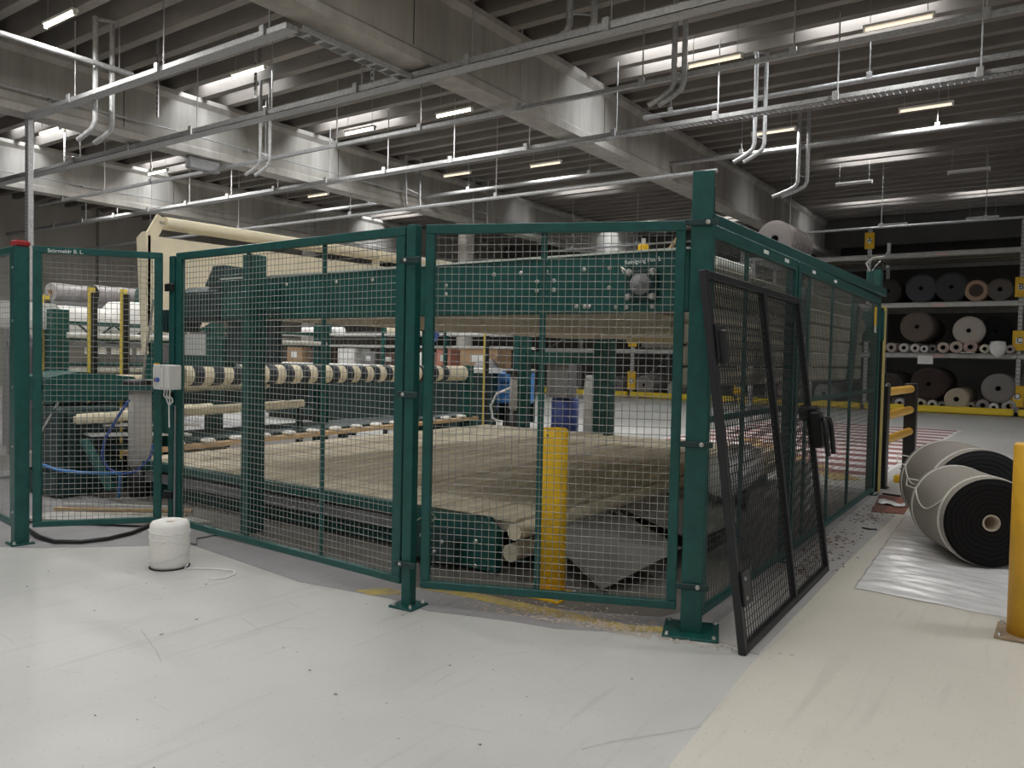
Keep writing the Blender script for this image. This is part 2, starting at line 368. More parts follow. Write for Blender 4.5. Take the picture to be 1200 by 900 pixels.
# lintel edge beam at the back
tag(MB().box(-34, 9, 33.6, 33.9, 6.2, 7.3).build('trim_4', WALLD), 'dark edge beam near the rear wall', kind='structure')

# skylights
SKY = mat('skylight_pane', (0.9, 0.92, 0.95), 0.5, emit=(0.93, 0.97, 1.0), estr=SKY_E)
sk = [(-14.6,10.1),(-14.3,13.5),(-6.05,13.5),(-2.9,13.9),(-4.5,22.9),(-5.7,28.9),(-2.2,29.0),(-13.3,22.6),(-14.6,29.3),(-22.2,22.8),(-11.3,29.8),(-22.4,13.3),(-22.2,9.9),
      (-4.5,5.2),(-4.5,0.6),(-12.5,1.0),(-12.5,-5.0),(-4.5,-4.5),(3.0,1.0),(3.2,6.5),(3.2,13.9),(3.2,-5.0)]
for i, (x, y) in enumerate(sk):
    x, y = x*1.05, y*1.05
    o = bpy.data.objects.new('window_%d' % (i+1), None); COL.objects.link(o); o.location = (x, y, 7.66); tag(o, 'bright rectangular skylight in the ribbed ceiling', kind='structure')
    MB().box(-1.0, 1.0, -0.56, 0.56, 0.02, 0.055).build('pane', SKY, o)
    fr = MB(); fr.box(-1.06, 1.06, -0.62, -0.56, 0, 0.06); fr.box(-1.06, 1.06, 0.56, 0.62, 0, 0.06); fr.box(-1.06, -1.0, -0.56, 0.56, 0, 0.06); fr.box(1.0, 1.06, -0.56, 0.56, 0, 0.06)
    fr.build('frame', WHITE2, o)

# ------------------------------------------------------------------ batten lamps
TUBE_ON = mat('tube_lit', (0.9, 0.9, 0.85), 0.4, emit=(1.0, 0.86, 0.62), estr=14.0)
TUBE_DIM = mat('tube_dim', (0.85, 0.75, 0.62), 0.4, emit=(1.0, 0.82, 0.62), estr=1.1)
TUBE_OFF = mat('tube_off', (0.55, 0.52, 0.48), 0.4)
def batten(x, y, state, label, z=6.75, watts=None):
    o = thing('batten_lamp', label, 'lamp', (x, y, z), group='fluorescent battens under the ceiling')
    MB().box(-0.5, 0.5, -0.05, 0.05, 0.03, 0.07).build('housing', WHITE2, o)
    t = MB(); t.tube((-0.47, 0, 0.0), (0.47, 0, 0.0), 0.022, 8)
    t.build('tube', {'on': TUBE_ON, 'dim': TUBE_DIM, 'off': TUBE_OFF}[state], o)
    for sx in (-1, 1): MB().box(sx*0.485-0.015, sx*0.485+0.015, -0.03, 0.03, -0.03, 0.03).build('end_cap', WHITE2, o)
    up = (7.299 if abs(((y+11.6+0.33) % 0.66)-0.33) < 0.15 else 7.719)-z
    for sx in (-0.4, 0.4): MB().tube((sx, 0, 0.07), (sx, 0, up), 0.006, 5).build('suspension', GALV, o)
    if state != 'off':
        ld = bpy.data.lights.new('lamp_light', 'AREA'); ld.shape = 'RECTANGLE'; ld.size = 0.95; ld.size_y = 0.12; ld.energy = (watts or LAMP_W)*(1.0 if state == 'on' else 0.5); ld.color = (1.0, 0.982, 0.95)
        lo = bpy.data.objects.new('lamp_light', ld); COL.objects.link(lo); lo.parent = o; lo.location = (0, 0, -0.04)
seen = [(-13.4,6.23,'on','lit batten lamp hanging at the upper left corner'),(-12.8,9.35,'on','lit batten lamp beside the nearest left skylight'),(-13.85,13.2,'on','lit batten lamp left of the machine beam, second row'),
 (-11.05,13.29,'on','lit batten lamp just left of the main beam'),(-11.8,18.1,'dim','dim batten lamp beyond the main beam, third row'),(-14.65,17.8,'dim','dim batten lamp beside the left column beam'),
 (-5.27,13.42,'dim','cream batten lamp right of the main beam near skylight'),(-2.34,13.4,'dim','cream batten lamp at the top right of the picture'),(-2.58,18.04,'dim','double batten lamp below the right cable tray'),
 (-5.7,18.18,'dim','batten lamp behind the right drop pipes'),(-5.3,24.5,'off','unlit batten lamp between two right skylights'),(-2.4,24.45,'off','unlit batten lamp at the right edge'),
 (-22.2,13.1,'on','lit batten lamp under the far left skylight'),(-20.4,9.26,'on','lit batten lamp close to the second beam at left'),(-19.6,13.16,'on','small lit batten lamp behind the second beam'),
 (-20.6,17.8,'dim','dim batten lamp behind the second beam'),(-5.6,32.4,'off','unlit batten lamp above the rack, left'),(-2.7,32.35,'off','unlit batten lamp above the rack, right'),
 (-10.6,4.4,'on','added lit batten lamp brightening the table and cream guard, out of view'),(-17.6,17.9,'on','lit batten lamp shining on the left beam'),(-25.6,13.2,'on','lit batten lamp shining on the farthest beam'),(-25.6,17.8,'on','lit batten lamp low on the far left')]  # the out-of-view batten is added to brighten the table and cream guard
for a in seen: batten(*a)
k = 0
for y in (6.2, 2.2, -2.2, -6.5):
    for x in (-8.9+3.4, -2.4, 2.0, -11.0, -14.0):
        k += 1
        if y > 5 and x < -6: continue
        if (x, y) in ((-14.0, -6.5), (-14.0, -2.2)): continue
        batten(x, y, 'on', 'lit batten lamp over the open floor, %s of its row, %s row' % ({-5.5: 'third', -2.4: 'fourth', 2.0: 'fifth', -11.0: 'second', -14.0: 'first'}[round(x, 1)], {6.2: 'fourth', 2.2: 'third', -2.2: 'second', -6.5: 'rearmost'}[y]), watts=OPEN_W)

# ================================================================== FENCES
def wire_grid(L, z0, z1, m, parent, pitch=0.0425, d=0.0040, y=0.0, x0=0.0):
    b = MB(); h = d/2
    n = int(round((L-x0)/pitch)); pz = (z1-z0)/round((z1-z0)/pitch)
    for i in range(1, n):
        x = x0+(L-x0)*i/n; b.tube((x, y, z0), (x, y, z1), h, 4, cap=False)
    k = int(round((z1-z0)/pz))
    for j in range(1, k):
        z = z0+pz*j; b.tube((x0, y+d*0.8, z), (L, y+d*0.8, z), h, 4, cap=False)
    o = b.build('wire_mesh', m, parent); o['kind'] = 'stuff'
    return o
def fence_panel(label, p0, p1, z0, z1, mulls=(), mid=None, top=0.055, st=0.055, mullw=0.035, name='mesh_fence', fm=None, wm=None, cat='fence', dep=0.04):
    fm = fm or GREEN; wm = wm or WIRE
    dx, dy = p1[0]-p0[0], p1[1]-p0[1]; L = math.hypot(dx, dy); rz = math.atan2(dy, dx)
    o = thing(name, label, cat, (p0[0], p0[1], 0), rz)
    MB().box(0, L, -dep/2, dep/2, z1-top, z1, 0.004).build('top_rail', fm, o)
    MB().box(0, L, -dep/2, dep/2, z0, z0+0.045, 0.004).build('bottom_rail', fm, o)
    MB().box(0, st, -dep/2, dep/2, z0+0.045, z1-top, 0.004).build('stile', fm, o)
    MB().box(L-st, L, -dep/2, dep/2, z0+0.045, z1-top, 0.004).build('stile', fm, o)
    for x in mulls: MB().box(x-mullw/2, x+mullw/2, 0.006, dep/2+0.006, z0+0.045, z1-top, 0.003).build('mullion', fm, o)
    if mid: MB().box(st, L-st, 0.006, dep/2, mid-0.02, mid+0.02, 0.003).build('mid_rail', fm, o)
    wire_grid(L-st*0.6, z0+0.03, z1-top*0.6, wm, o, x0=st*0.6)
    return o, L, rz
bolt_me = None
def bolt(parent, loc, rot=(0,0,0), r=0.011, h=0.012, m=None, name='bolt'):
    global bolt_me
    if bolt_me is None:
        b = MB(); b.lathe([(0, 0), (1.35, 0), (1.35, 0.25), (1, 0.28), (1, 0.95), (0.85, 1.0), (0, 1.0)], 8); bolt_me = b.mesh('bolt', STEEL)
    o = bpy.data.objects.new(name, bolt_me); COL.objects.link(o); o.parent = parent; o.location = loc; o.rotation_euler = rot; o.scale = (r, r, h)
    return o
def fence_post(label, x, y, rz, w, z1, plate=0.16, cap=None, holes=0):
    o = thing('fence_post', label, 'post', (x, y, 0), rz)
    MB().box(-w/2, w/2, -w/2, w/2, 0.012, z1, 0.005).build('post_tube', GREEN, o)
    MB().box(-plate/2, plate/2, -plate/2, plate/2, 0.0, 0.014, 0.003).build('base_plate', GREEN, o)
    q = plate/2-0.025
    for sx in (-1, 1):
        for sy in (-1, 1): bolt(o, (sx*q, sy*q, 0.014), r=0.010, h=0.018)
    if cap: MB().box(-w/2-0.006, w/2+0.006, -w/2-0.006, w/2+0.006, z1, z1+0.045, 0.012).build('cap', cap, o)
    return o
P0 = (-6.50, 2.74); P1 = (-5.84, 3.60); P2 = (-3.185, 3.485); P3 = (-1.665, 4.135)
ZT = 2.27
# A: long front panel, B: short front panel, C: gate, D: panel left of the gate
A, LA, ra = fence_panel('long green mesh fence panel carrying the grey control box', (-5.78, 3.585), (-3.255, 3.50), 0.12, ZT, mulls=(0.92, 1.755), st=0.075)
B, LB, rb = fence_panel('green mesh fence panel in front of the yellow bollard', (-3.115, 3.515), (-1.745, 4.105), 0.12, ZT, mulls=(0.70,), st=0.055)
C, LC, rc = fence_panel('narrow green mesh gate beside the red-capped post', (-6.43, 2.80), (-5.885, 3.52), 0.13, ZT, mid=1.20, st=0.06, name='mesh_gate', cat='gate', top=0.05)
D, LD, rd = fence_panel('green mesh fence panel at the left picture edge', (-8.9, 3.05), (-6.58, 2.735), 0.12, ZT, mulls=(1.15,))
text('Störmeldr B. L.', 0.040, CHALK, C, (0.10, -0.0215, ZT-0.044), (PI/2, 0, 0))
po = fence_post('green fence post with a red cap', P0[0], P0[1], rd, 0.10, ZT-0.01, 0.16, RED)
for z in (0.25, 0.75, 1.2, 1.7, 2.1): bolt(po, (0.0, -0.05, z), (PI/2, 0, 0), 0.008, 0.006)
po = fence_post('green hinge post between the gate and long panel', P1[0], P1[1], ra, 0.07, ZT-0.02, 0.14)
for z in (0.35, 1.15, 2.0): MB().box(-0.06, 0.05, -0.06, -0.036, z-0.03, z+0.03, 0.004).build('hinge', BLACK, po)
po = fence_post('slim green fence post on a square base plate between the front panels', P2[0], P2[1], 0.1, 0.066, ZT, 0.17)
for z in (0.26, 1.27, 2.06):
    c = MB().box(-0.075, 0.075, -0.050, -0.036, z-0.018, z+0.018, 0.004).build('clamp', DKGREEN, po); bolt(c, (-0.03, -0.05, z), (PI/2, 0, 0), 0.008, 0.01)
po = fence_post('tall thick green corner post with large base plate', P3[0]+0.0, P3[1]+0.0, 0.35, 0.115, 2.53, 0.30)
for z in (0.27, 1.05, 2.25):
    c = MB(); c.box(-0.09, 0.09, -0.075, -0.058, z-0.016, z+0.016, 0.004); cc = c.build('clamp', DKGREEN, po); bolt(cc, (0.03, -0.075, z), (PI/2, 0, 0), 0.010, 0.014)
MB().box(0.0575, 0.063, -0.02, 0.02, 2.27, 2.45).build('slot_plate', DKGREEN, po)
# E: side fence
GWIRE = mat('dull_wire', (0.085, 0.10, 0.095), 0.5, 0.2)
E1, LE1, re1 = fence_panel('green mesh side fence panel behind the leaning black gate', (-1.665, 4.235), (-1.700, 6.05), 0.06, ZT, mulls=(0.72,), mid=1.17, top=0.075, st=0.05, wm=GWIRE)
E2, LE2, re2 = fence_panel('long far green mesh side fence panel ending at the guard rail', (-1.700, 6.09), (-1.80, 9.80), 0.06, ZT, mulls=(0.47, 1.33, 2.26), mid=1.21, top=0.075, st=0.07, mullw=0.05, wm=GWIRE)
for x, L in ((0.95, E1), (1.45, E1), (0.4, E2), (1.2, E2)):
    MB().box(x, x+0.11, -0.0215, -0.0205, ZT-0.05, ZT-0.025).build('sticker', PAPER, L)
st = MB().box(3.25, 3.38, -0.028, -0.0255, 1.94, 2.14).build('warning_sticker', YEL, E2)
MB().box(3.25, 3.38, -0.0285, -0.028, 1.86, 1.94).build('sticker_text', GREYL, st)
o = tag(MB().box(-1.83, -1.735, 4.36, 9.85, 2.285, 2.375, 0.006).build('header_beam', GREEN), 'green header beam above the side fence', 'beam')
fence_post('green fence post between the side panels', -1.735, 6.07, 0, 0.06, 2.26, 0.14)
fence_post('green end post of the side fence', -1.835, 9.86, 0, 0.07, 2.60, 0.15)
o = thing('switch_box', 'small green switch box on the end post', 'box', (-1.90, 9.98, 2.4))
MB().box(-0.08, 0.08, -0.03, 0.09, 0, 0.2, 0.008).build('enclosure', GREEN2, o)
MB().path([(-0.05, 0.03, 0.2), (-0.1, 0.03, 0.3), (-0.02, 0.03, 0.36), (0.1, 0.03, 0.37)], 0.008).build('cable', GREYL, o)
MB().box(-0.02, 0.02, 0.02, 0.06, -2.4, 0).build('stand', GREEN2, o)

# leaning black gate
o = thing('leaning_gate', 'loose black mesh gate leaning against the side fence', 'gate', (-1.315, 3.955, 0.0), math.atan2(2.04, -0.075))
tilt = bpy.data.objects.new('x', None); bpy.data.objects.remove(tilt)
lean = math.atan2(0.27, 1.98)
o.rotation_euler = (-lean, 0, math.atan2(2.04, -0.075))
W_, H_ = 2.04, 2.0
for nm, a in (('stile', (0, 0.045)), ('stile', (W_-0.045, W_)), ('mullion', (1.07, 1.115))):
    MB().box(a[0], a[1], -0.02, 0.02, 0, H_, 0.004).build(nm, BLACK, o)
MB().box(0.045, W_-0.045, -0.02, 0.02, 0.0, 0.045, 0.004).build('bottom_rail', BLACK, o)
MB().box(0.045, W_-0.045, -0.02, 0.02, H_-0.045, H_, 0.004).build('top_rail', BLACK, o)
wire_grid(W_-0.02, 0.02, H_-0.02, BWIRE, o, pitch=0.043, d=0.005, x0=0.02)
for z in (0.33, 1.62):
    h = MB().box(0.03, 0.16, -0.035, -0.02, z-0.09, z+0.09, 0.004).build('hinge_plate', BLACK, o)
    bolt(h, (0.07, -0.035, z+0.05), (PI/2, 0, 0), 0.008, 0.006); bolt(h, (0.07, -0.035, z-0.05), (PI/2, 0, 0), 0.008, 0.006)
lk = MB().box(W_-0.11, W_+0.02, -0.09, -0.02, 0.90, 1.16, 0.012).build('lock_body', BLKPL, o)
MB().box(W_-0.06, W_+0.01, -0.07, 0.07, 1.10, 1.20, 0.015).build('lock_head', BLKPL, lk)
for s_, xx in ((-1, W_-0.10), (1, W_+0.05)):
    MB().path([(xx-s_*0.05, -0.09, 1.10), (xx, -0.12, 1.10), (xx+s_*0.02, -0.125, 1.04), (xx+s_*0.02, -0.12, 0.84)], 0.018, 8).build('handle', BLKPL, lk)
MB().box(0.05, 0.12, -0.06, -0.02, 1.50, 1.68, 0.01).build('latch_box', BLKPL, o)

# control box on fence A
o = thing('control_box', 'light grey control box with two buttons on the fence', 'box', (-5.79, 3.49, 1.20), ra)
MB().box(0, 0.20, -0.09, 0.02, 0, 0.19, 0.006).build('housing', GREYL, o)
lid = MB().box(0.0, 0.14, -0.105, -0.09, 0.0, 0.19, 0.005).build('lid', GREYL, o)
for (bx, bz, m_, r_) in ((0.045, 0.075, GREYP, 0.014), (0.085, 0.075, DBLUE, 0.018)): MB().tube((bx, -0.105, bz), (bx, -0.118, bz), r_, 14).build('button', m_, lid)
for (bx, bz) in ((0.012, 0.012), (0.128, 0.012), (0.012, 0.178), (0.128, 0.178)): MB().tube((bx, -0.105, bz), (bx, -0.108, bz), 0.005, 8).build('screw', INK, lid)
for dx in (0.06, 0.10, 0.14): MB().path([(dx, -0.04, 0.0), (dx+0.01, -0.05, -0.05), (dx+0.05, -0.05, -0.07), (dx+0.02, -0.03, -0.09), (0.055, 0.0, -0.13), (0.06, 0.0, -0.3)], 0.006, 6).build('cable', WHITE2, o)
o = tag(MB().path([(-5.735, 3.54, 1.07), (-5.735, 3.54, 0.6), (-5.735, 3.54, 0.1), (-5.72, 3.5, 0.05), (-5.55, 3.5, 0.015), (-5.45, 3.55, 0.012), (-5.62, 3.66, 0.012), (-5.6, 4.2, 0.012)], 0.007, 6).build('power_cable', GREYP), 'thin dark cable running down the fence to the floor', 'cable')
o = tag(MB().path([(-6.87,2.96,0.02),(-6.55,2.90,0.02),(-6.30,2.90,0.02),(-6.15,3.02,0.02),(-6.10,3.2,0.02),(-6.15,3.42,0.02),(-6.43,3.85,0.02)], 0.016, 8).build('rubber_hose', BLKPL), 'black rubber hose curving on the floor below the gate', 'hose')
# latch on gate C
o = tag(MB().box(-5.905, -5.875, 3.46, 3.50, 1.28, 1.40, 0.005).build('gate_latch', YELD), 'small brass coloured latch between gate and hinge post', 'latch')

# ================================================================== FLOOR OBJECTS
# twine spool
o = thing('twine_spool', 'white twine spool standing on the pale floor', 'spool', (-5.06, 3.09, 0.003))
b = MB(); prof = [(0.03, 0.02), (0.03, 0.0), (0.118, 0.0), (0.127, 0.02), (0.130, 0.10), (0.131, 0.22), (0.129, 0.29), (0.118, 0.315), (0.085, 0.325), (0.05, 0.318), (0.035, 0.30), (0.03, 0.28)]
b.lathe(prof, 40, close=True); b.build('winding', TWINE, o)
MB().lathe([(0.02, 0.0), (0.028, 0.0), (0.028, 0.31), (0.02, 0.31)], 16, close=True).build('core_tube', CARD, o)
MB().lathe([(0.0, -0.001), (0.134, -0.001), (0.134, 0.004), (0.0, 0.004)], 32).build('base_disc', INK, o)
wr = MB(); 
for k_, (z0_, z1_) in enumerate(((0.24, 0.27), (0.20, 0.10), (0.05, 0.12), (0.03, 0.09), (0.26, 0.20))):
    pts = [(0.1325*math.cos(t), 0.1325*math.sin(t), z0_+(z1_-z0_)*(0.5-0.5*math.cos(t+k_))) for t in [i*2*PI/40 for i in range(41)]]
    wr.path(pts, 0.0025, 5)
s_ = wr.build('wrapped_strands', WHITE2, o); s_['kind'] = 'stuff'
MB().path([(0.11, 0.07, 0.01), (0.13, 0.05, 0.035), (0.155, 0.04, 0.03), (0.15, 0.02, 0.006), (0.17, 0.03, 0.006), (0.25, 0.10, 0.006), (0.36, 0.16, 0.006), (0.46, 0.19, 0.006), (0.53, 0.15, 0.006), (0.56, 0.06, 0.006), (0.54, 0.0, 0.006), (0.50, -0.03, 0.006)], 0.0045, 6).build('loose_end', WHITE2, o)

def bollard(name, label, x, y, r, h, m, plate, pm):
    o = thing(name, label, 'bollard', (x, y, 0.004))
    b = MB(); b.lathe([(0, h), (r-0.012, h), (r, h-0.012), (r, 0.012), (0, 0.012)], 36); b.build('tube', m, o)
    MB().box(-plate, plate, -plate, plate, 0, 0.014, 0.002).build('base_plate', pm, o)
    for sx in (-1, 1):
        for sy in (-1, 1): bolt(o, (sx*(plate-0.025), sy*(plate-0.025), 0.014), r=0.011, h=0.018)
    return o
bl = bollard('bollard', 'bright yellow bollard behind the front mesh fence', -2.625, 4.20, 0.085, 1.06, YEL, 0.13, YEL)
MB().tube((0.0, -0.0855, 1.02), (0.0, -0.08, 1.02), 0.008, 10).build('hole', INK, bl)
bollard('bollard', 'ochre yellow bollard at the right picture edge', -0.135, 5.245, 0.105, 1.08, YELD, 0.155, mat('rusty_plate', (0.34, 0.25, 0.16), 0.7, var=0.3, scale=12))

# guard rail
o = thing('guard_rail', 'black and yellow guard rail at the end of the side fence', 'barrier', (-1.86, 10.5, 0))
for yy in (0.0, 2.18):
    p = MB().box(-0.08, 0.08, yy-0.08, yy+0.08, 0, 1.25, 0.008).build('post', BLKPL, o)
    MB().box(-0.10, 0.10, yy-0.10, yy+0.10, 0, 0.012).build('base_plate', BLKPL, p)
for z in (1.17, 0.87, 0.56): MB().tube((0.0, 0.07, z), (0.0, 2.12, z), 0.055, 16).build('rail', ORNG, o)
o = thing('edge_post', 'narrow black post with yellow edge behind the guard rail', 'post', (-1.86, 10.15, 0))
MB().box(-0.03, 0.05, -0.03, 0.03, 0, 2.18, 0.004).build('post_body', BLACK, o)
MB().box(0.05, 0.075, -0.012, 0.012, 0, 2.2).build('edge_strip', mat('pale_yellow', (0.80, 0.66, 0.25), 0.5), o)
MB().box(0.0, 0.05, -0.012, 0.012, 2.18, 2.2).build('edge_hook', mat('pale_yellow', (0, 0, 0)), o)
tag(MB().box(-1.80, -1.66, 11.1, 11.25, 0, 0.09, 0.01).build('wheel_stop', YEL), 'small yellow wheel stop beside the guard rail', 'wheel stop')
# strips of rubber and paper on the floor
tag(MB().path([(-1.50, 7.75, 0.008), (-1.44, 7.72, 0.008), (-1.38, 7.76, 0.008)], 0.01, 6).build('rubber_strip', BLKPL), 'short black rubber strip on the grey floor strip', 'strip')
tag(MB().path([(-1.72, 9.95, 0.012), (-1.60, 9.93, 0.012), (-1.52, 9.90, 0.012)], 0.014, 6).build('rubber_strip', BLKPL), 'black rubber strip at the foot of the guard rail', 'strip')
b = MB(); n_ = 6
vs = [(-1.66+0.27*i/n_+0.03*j/2, 9.38-0.12*j+0.04*math.sin(i), 0.012+random.uniform(0, 0.025)) for j in range(3) for i in range(n_+1)]
b.add(vs, [(j*(n_+1)+i, j*(n_+1)+i+1, (j+1)*(n_+1)+i+1, (j+1)*(n_+1)+i) for j in range(2) for i in range(n_)], True)
po = b.build('paper_scrap', FILM); md = po.modifiers.new('t', 'SOLIDIFY'); md.thickness = 0.003; tag(po, 'crumpled pale wrapper scrap lying on the brown mat', 'paper')

# plastic sheet under the carpet rolls
b = MB(); NX, NY = 90, 190
def sheet_pt(u, v):
    a = Vector((-1.13, 5.63)); bq = Vector((0.25, 5.50)); c_ = Vector((0.45, 10.3)); d_ = Vector((-1.36, 9.95))
    p = a*(1-u)*(1-v)+bq*u*(1-v)+c_*u*v+d_*(1-u)*v
    return p
ph = [random.uniform(0, 6) for _ in range(12)]
for j in range(NY+1):
    for i in range(NX+1):
        u, v = i/NX, j/NY; p = sheet_pt(u, v); x, y = p
        h = 0.0
        for k_ in range(6):
            a = 0.25*(k_-2.5)*0.35+0.15; fr = 14+7*k_
            h += (0.5+0.5*math.sin(fr*(y*math.cos(a)+x*math.sin(a)*0.9)+ph[k_]+2.2*math.sin(4*x+ph[k_+6])))**7*0.0085
        h *= 0.6+0.4*math.sin(5*x+2*y)
        e = min(u, 1-u, v, 1-v)*8; h = max(0.0005, h)*min(1, e+0.15)
        b.v.append((x+0.004*math.sin(17*y)*(1 if i in (0, NX) else 0), y+0.004*math.sin(19*x)*(1 if j in (0, NY) else 0), 0.005+h))
for j in range(NY):
    for i in range(NX):
        q = j*(NX+1)+i; b.f.append((q, q+1, q+NX+2, q+NX+1)); b.sm.append(True)
po = b.build('plastic_sheet', FILM); md = po.modifiers.new('t', 'SOLIDIFY'); md.thickness = 0.001; md.offset = 1
tag(po, 'wrinkled translucent white plastic sheet under the carpet rolls', 'plastic sheet')

# ------------------------------------------------------------------ carpet rolls
RM = {}
def roll(label, pos, R, L, end_c, side, rz=PI/2, core=0.05, group=None, taper=0.0, parts=None, name='carpet_roll', core_m=None, seg=36, tilt=0.0):
    """a wound roll: axis along local +x from the near end, lying at height R"""
    o = thing(name, label, 'carpet roll', (pos[0], pos[1], pos[2]), rz, group)
    key = tuple(round(c, 3) for c in end_c)
    if key not in RM: RM[key] = ring_mat('wound_%d' % len(RM), tuple(c*(0.30 if key == (0.66, 0.6, 0.55) else 0.60) for c in end_c), tuple(min(1, c*1.12) for c in end_c), 9 if R < 0.5 else 7)
    b = MB(); c_ = core
    b.lathe([(R*0.985, 0.006), (R, 0.02), (R*(1+0.006), L*0.5), (R, L-0.02), (R*0.985, L-0.006)], seg, 'x')
    b.build('outer_wrap', side, o, (0, 0, R))
    e = MB(); e.lathe([(c_, L), (R*0.985, L-0.004), (R*0.985, 0.004), (R*0.8, 0.0), (R*0.45, 0.006), (c_*1.2, 0.0), (c_, 0.004)], seg, 'x'); e.build('wound_layers', RM[key], o, (0, 0, R))
    t = MB(); t.lathe([(c_, -0.004), (c_, L), (c_*0.84, L), (c_*0.84, -0.004)], 20, 'x', close=True); t.build('core_tube', core_m or CARD, o, (0, 0, R))
    if parts: parts(o)
    return o
BEIGEW = mat('grey_beige_backing', (0.40, 0.365, 0.325), 0.9, col2=(0.30, 0.27, 0.24), scale=90, bump=0.2, spec=0.2)
def straps(R, L):
    def f(o):
        for x in (0.09, L-0.09): MB().lathe([(R+0.001, x-0.016), (R+0.006, x-0.016), (R+0.006, x+0.016), (R+0.001, x+0.016)], 40, 'x', close=True).build('strap', STRAP, o, (0, 0, R))
        pts = [((0.09+(L-0.18)*t), (R+0.008)*math.cos(a), R+(R+0.008)*math.sin(a)) for t, a in [(i/10, 0.42-0.35*math.sin(i/10*PI)) for i in range(11)]]
        MB().path(pts, 0.006, 6).build('tie_cord', STRAP, o)
        MB().path([(L-0.09, (R+0.01)*0.93, R*1.4), (L-0.05, (R+0.05)*0.97, R*1.45), (L-0.03, (R+0.06)*0.92, R*1.62), (L-0.09, (R+0.02)*0.82, R*1.6)], 0.006, 6).build('strap_tail', STRAP, o)
    return f
ax = math.atan2(0.90, -0.43)
roll('front dark carpet roll with pale backing and white straps on the plastic sheet', (-0.43, 6.80, 0.016), 0.335, 0.78, (0.012, 0.011, 0.011), BEIGEW, ax, 0.062, parts=straps(0.335, 0.78), core_m=mat('pale_core', (0.45, 0.38, 0.30), 0.8), seg=56)
roll('rear dark carpet roll behind the strapped front roll', (-0.56, 7.63, 0.016), 0.40, 0.85, (0.022, 0.023, 0.025), BEIGEW, ax, 0.062, parts=straps(0.40, 0.85), seg=56)

# ================================================================== MAIN MACHINE
mc = thing('belt_machine', 'large green belt machine with tan belts inside the mesh fence', 'machine', (0, 0, 0))
sb = MB().box(-6.25, -1.80, 4.30, 4.42, 1.79, 2.145, 0.006).build('side_beam', GREEN2, mc)
MB().box(-6.25, -1.80, 4.285, 4.44, 2.145, 2.157).build('top_flange', mat('worn_edge', (0.60, 0.66, 0.60), 0.5), sb)
MB().box(-6.25, -1.80, 10.10, 10.22, 1.79, 2.145, 0.006).build('far_side_beam', GREEN2, mc)
for x, z in ((-5.35,2.07),(-4.75,2.07),(-4.35,2.07),(-3.9,2.07),(-3.75,2.07),(-3.62,2.00),(-3.62,1.94),(-3.74,2.0),(-3.74,1.94),(-3.2,2.06),(-2.98,2.06),(-2.78,2.06),(-2.85,2.0),(-2.85,1.94),(-2.72,2.0),(-2.72,1.94),(-2.50,2.06),(-2.32,2.06),(-2.32,1.94),(-2.49,1.83),(-2.46,1.83),(-2.27,1.82),(-2.2,1.82),(-2.03,1.82),(-2.55,1.83)):
    bolt(sb, (x, 4.30, z), (PI/2, 0, 0), 0.011, 0.010)
# flange bearing
br = thing('bx', '', ''); bpy.data.objects.remove(br)
bf = MB().box(-2.19, -1.99, 4.262, 4.30, 1.855, 2.045, 0.02).build('bearing', DKGREEN, mc)
MB().lathe([(0, -0.055), (0.03, -0.055), (0.032, -0.03), (0.06, -0.025), (0.065, 0.0)], 24, 'y', (-2.09, 4.262, 1.95)).build('shaft_end', GREYP, bf)
for sx in (-1, 1):
    for sz in (-1, 1): bolt(bf, (-2.09+sx*0.078, 4.262, 1.95+sz*0.073), (PI/2, 0, 0), 0.017, 0.024)
MB().path([(-2.16, 4.255, 2.01), (-2.22, 4.25, 2.06), (-2.2, 4.25, 2.02)], 0.006, 6).build('grease_pipe', STEEL, bf)
text('Reinigung Pos. L', 0.036, CHALK, mc, (-2.21, 4.283, 2.075), (PI/2, -0.05, 0))
kb = MB().box(-2.15, -2.10, 4.33, 4.38, 2.157, 2.20, 0.006).build('yellow_sensor', YEL, mc)
MB().tube((-2.125, 4.355, 2.20), (-2.125, 4.355, 2.235), 0.014, 10).build('sensor_tip', GREYL, kb)
MB().bar((-1.96, 4.36, 2.157), (-1.84, 4.34, 2.30), 0.02, 0.012).build('loose_strip', WOOD, mc)
# upper belt deck (seen from below) and end rollers
b0 = None
for i in range(11):
    if b0 is None: b0 = MB().box(0, 0.352, 0, 5.6, 0, 0.03).build('upper_belt', TAND, mc, (-6.12+i*0.36, 4.45, 1.80))
    else: link_copy(b0, mc, (-6.12+i*0.36, 4.45, 1.80))
MB().tube((-2.09, 4.45, 1.95), (-2.09, 10.1, 1.95), 0.10, 28).build('end_roller', TAND, mc)
SLAT = mat('taupe_slat', (0.34, 0.31, 0.25), 0.8, var=0.12, scale=5)
ss = None
for i in range(6):
    if ss is None: ss = MB().box(0, 0.05, 0, 5.0, 0, 0.122, 0.015).build('side_slat', SLAT, mc, (-1.985, 4.62, 1.34+i*0.135))
    else: link_copy(ss, mc, (-1.985, 4.62, 1.34+i*0.135))
for yy in (6.9, 8.95): MB().bar((-1.92, yy, 1.30), (-1.92, yy+0.25, 2.15), 0.05, 0.14, up=(0, 1, 0)).build('slat_brace', DKGREEN, mc)
MB().tube((-2.05, 5.3, 2.20), (-2.05, 6.0, 2.20), 0.04, 14).build('reflection_tube', WHITE2, mc)  # white tube put in to stand for a bright light reflection
MB().tube((-6.1, 4.45, 1.95), (-6.1, 10.1, 1.95), 0.12, 24).build('tail_roller', CREAM, mc)
MB().box(-6.1, -2.1, 4.45, 10.1, 2.085, 2.105).build('upper_belt_top', TAN, mc)
MB().box(-4.9, -3.5, 9.6, 9.68, 1.74, 1.80).build('rear_strip', mat('pale_batten', (0.75, 0.66, 0.42), 0.7), mc)
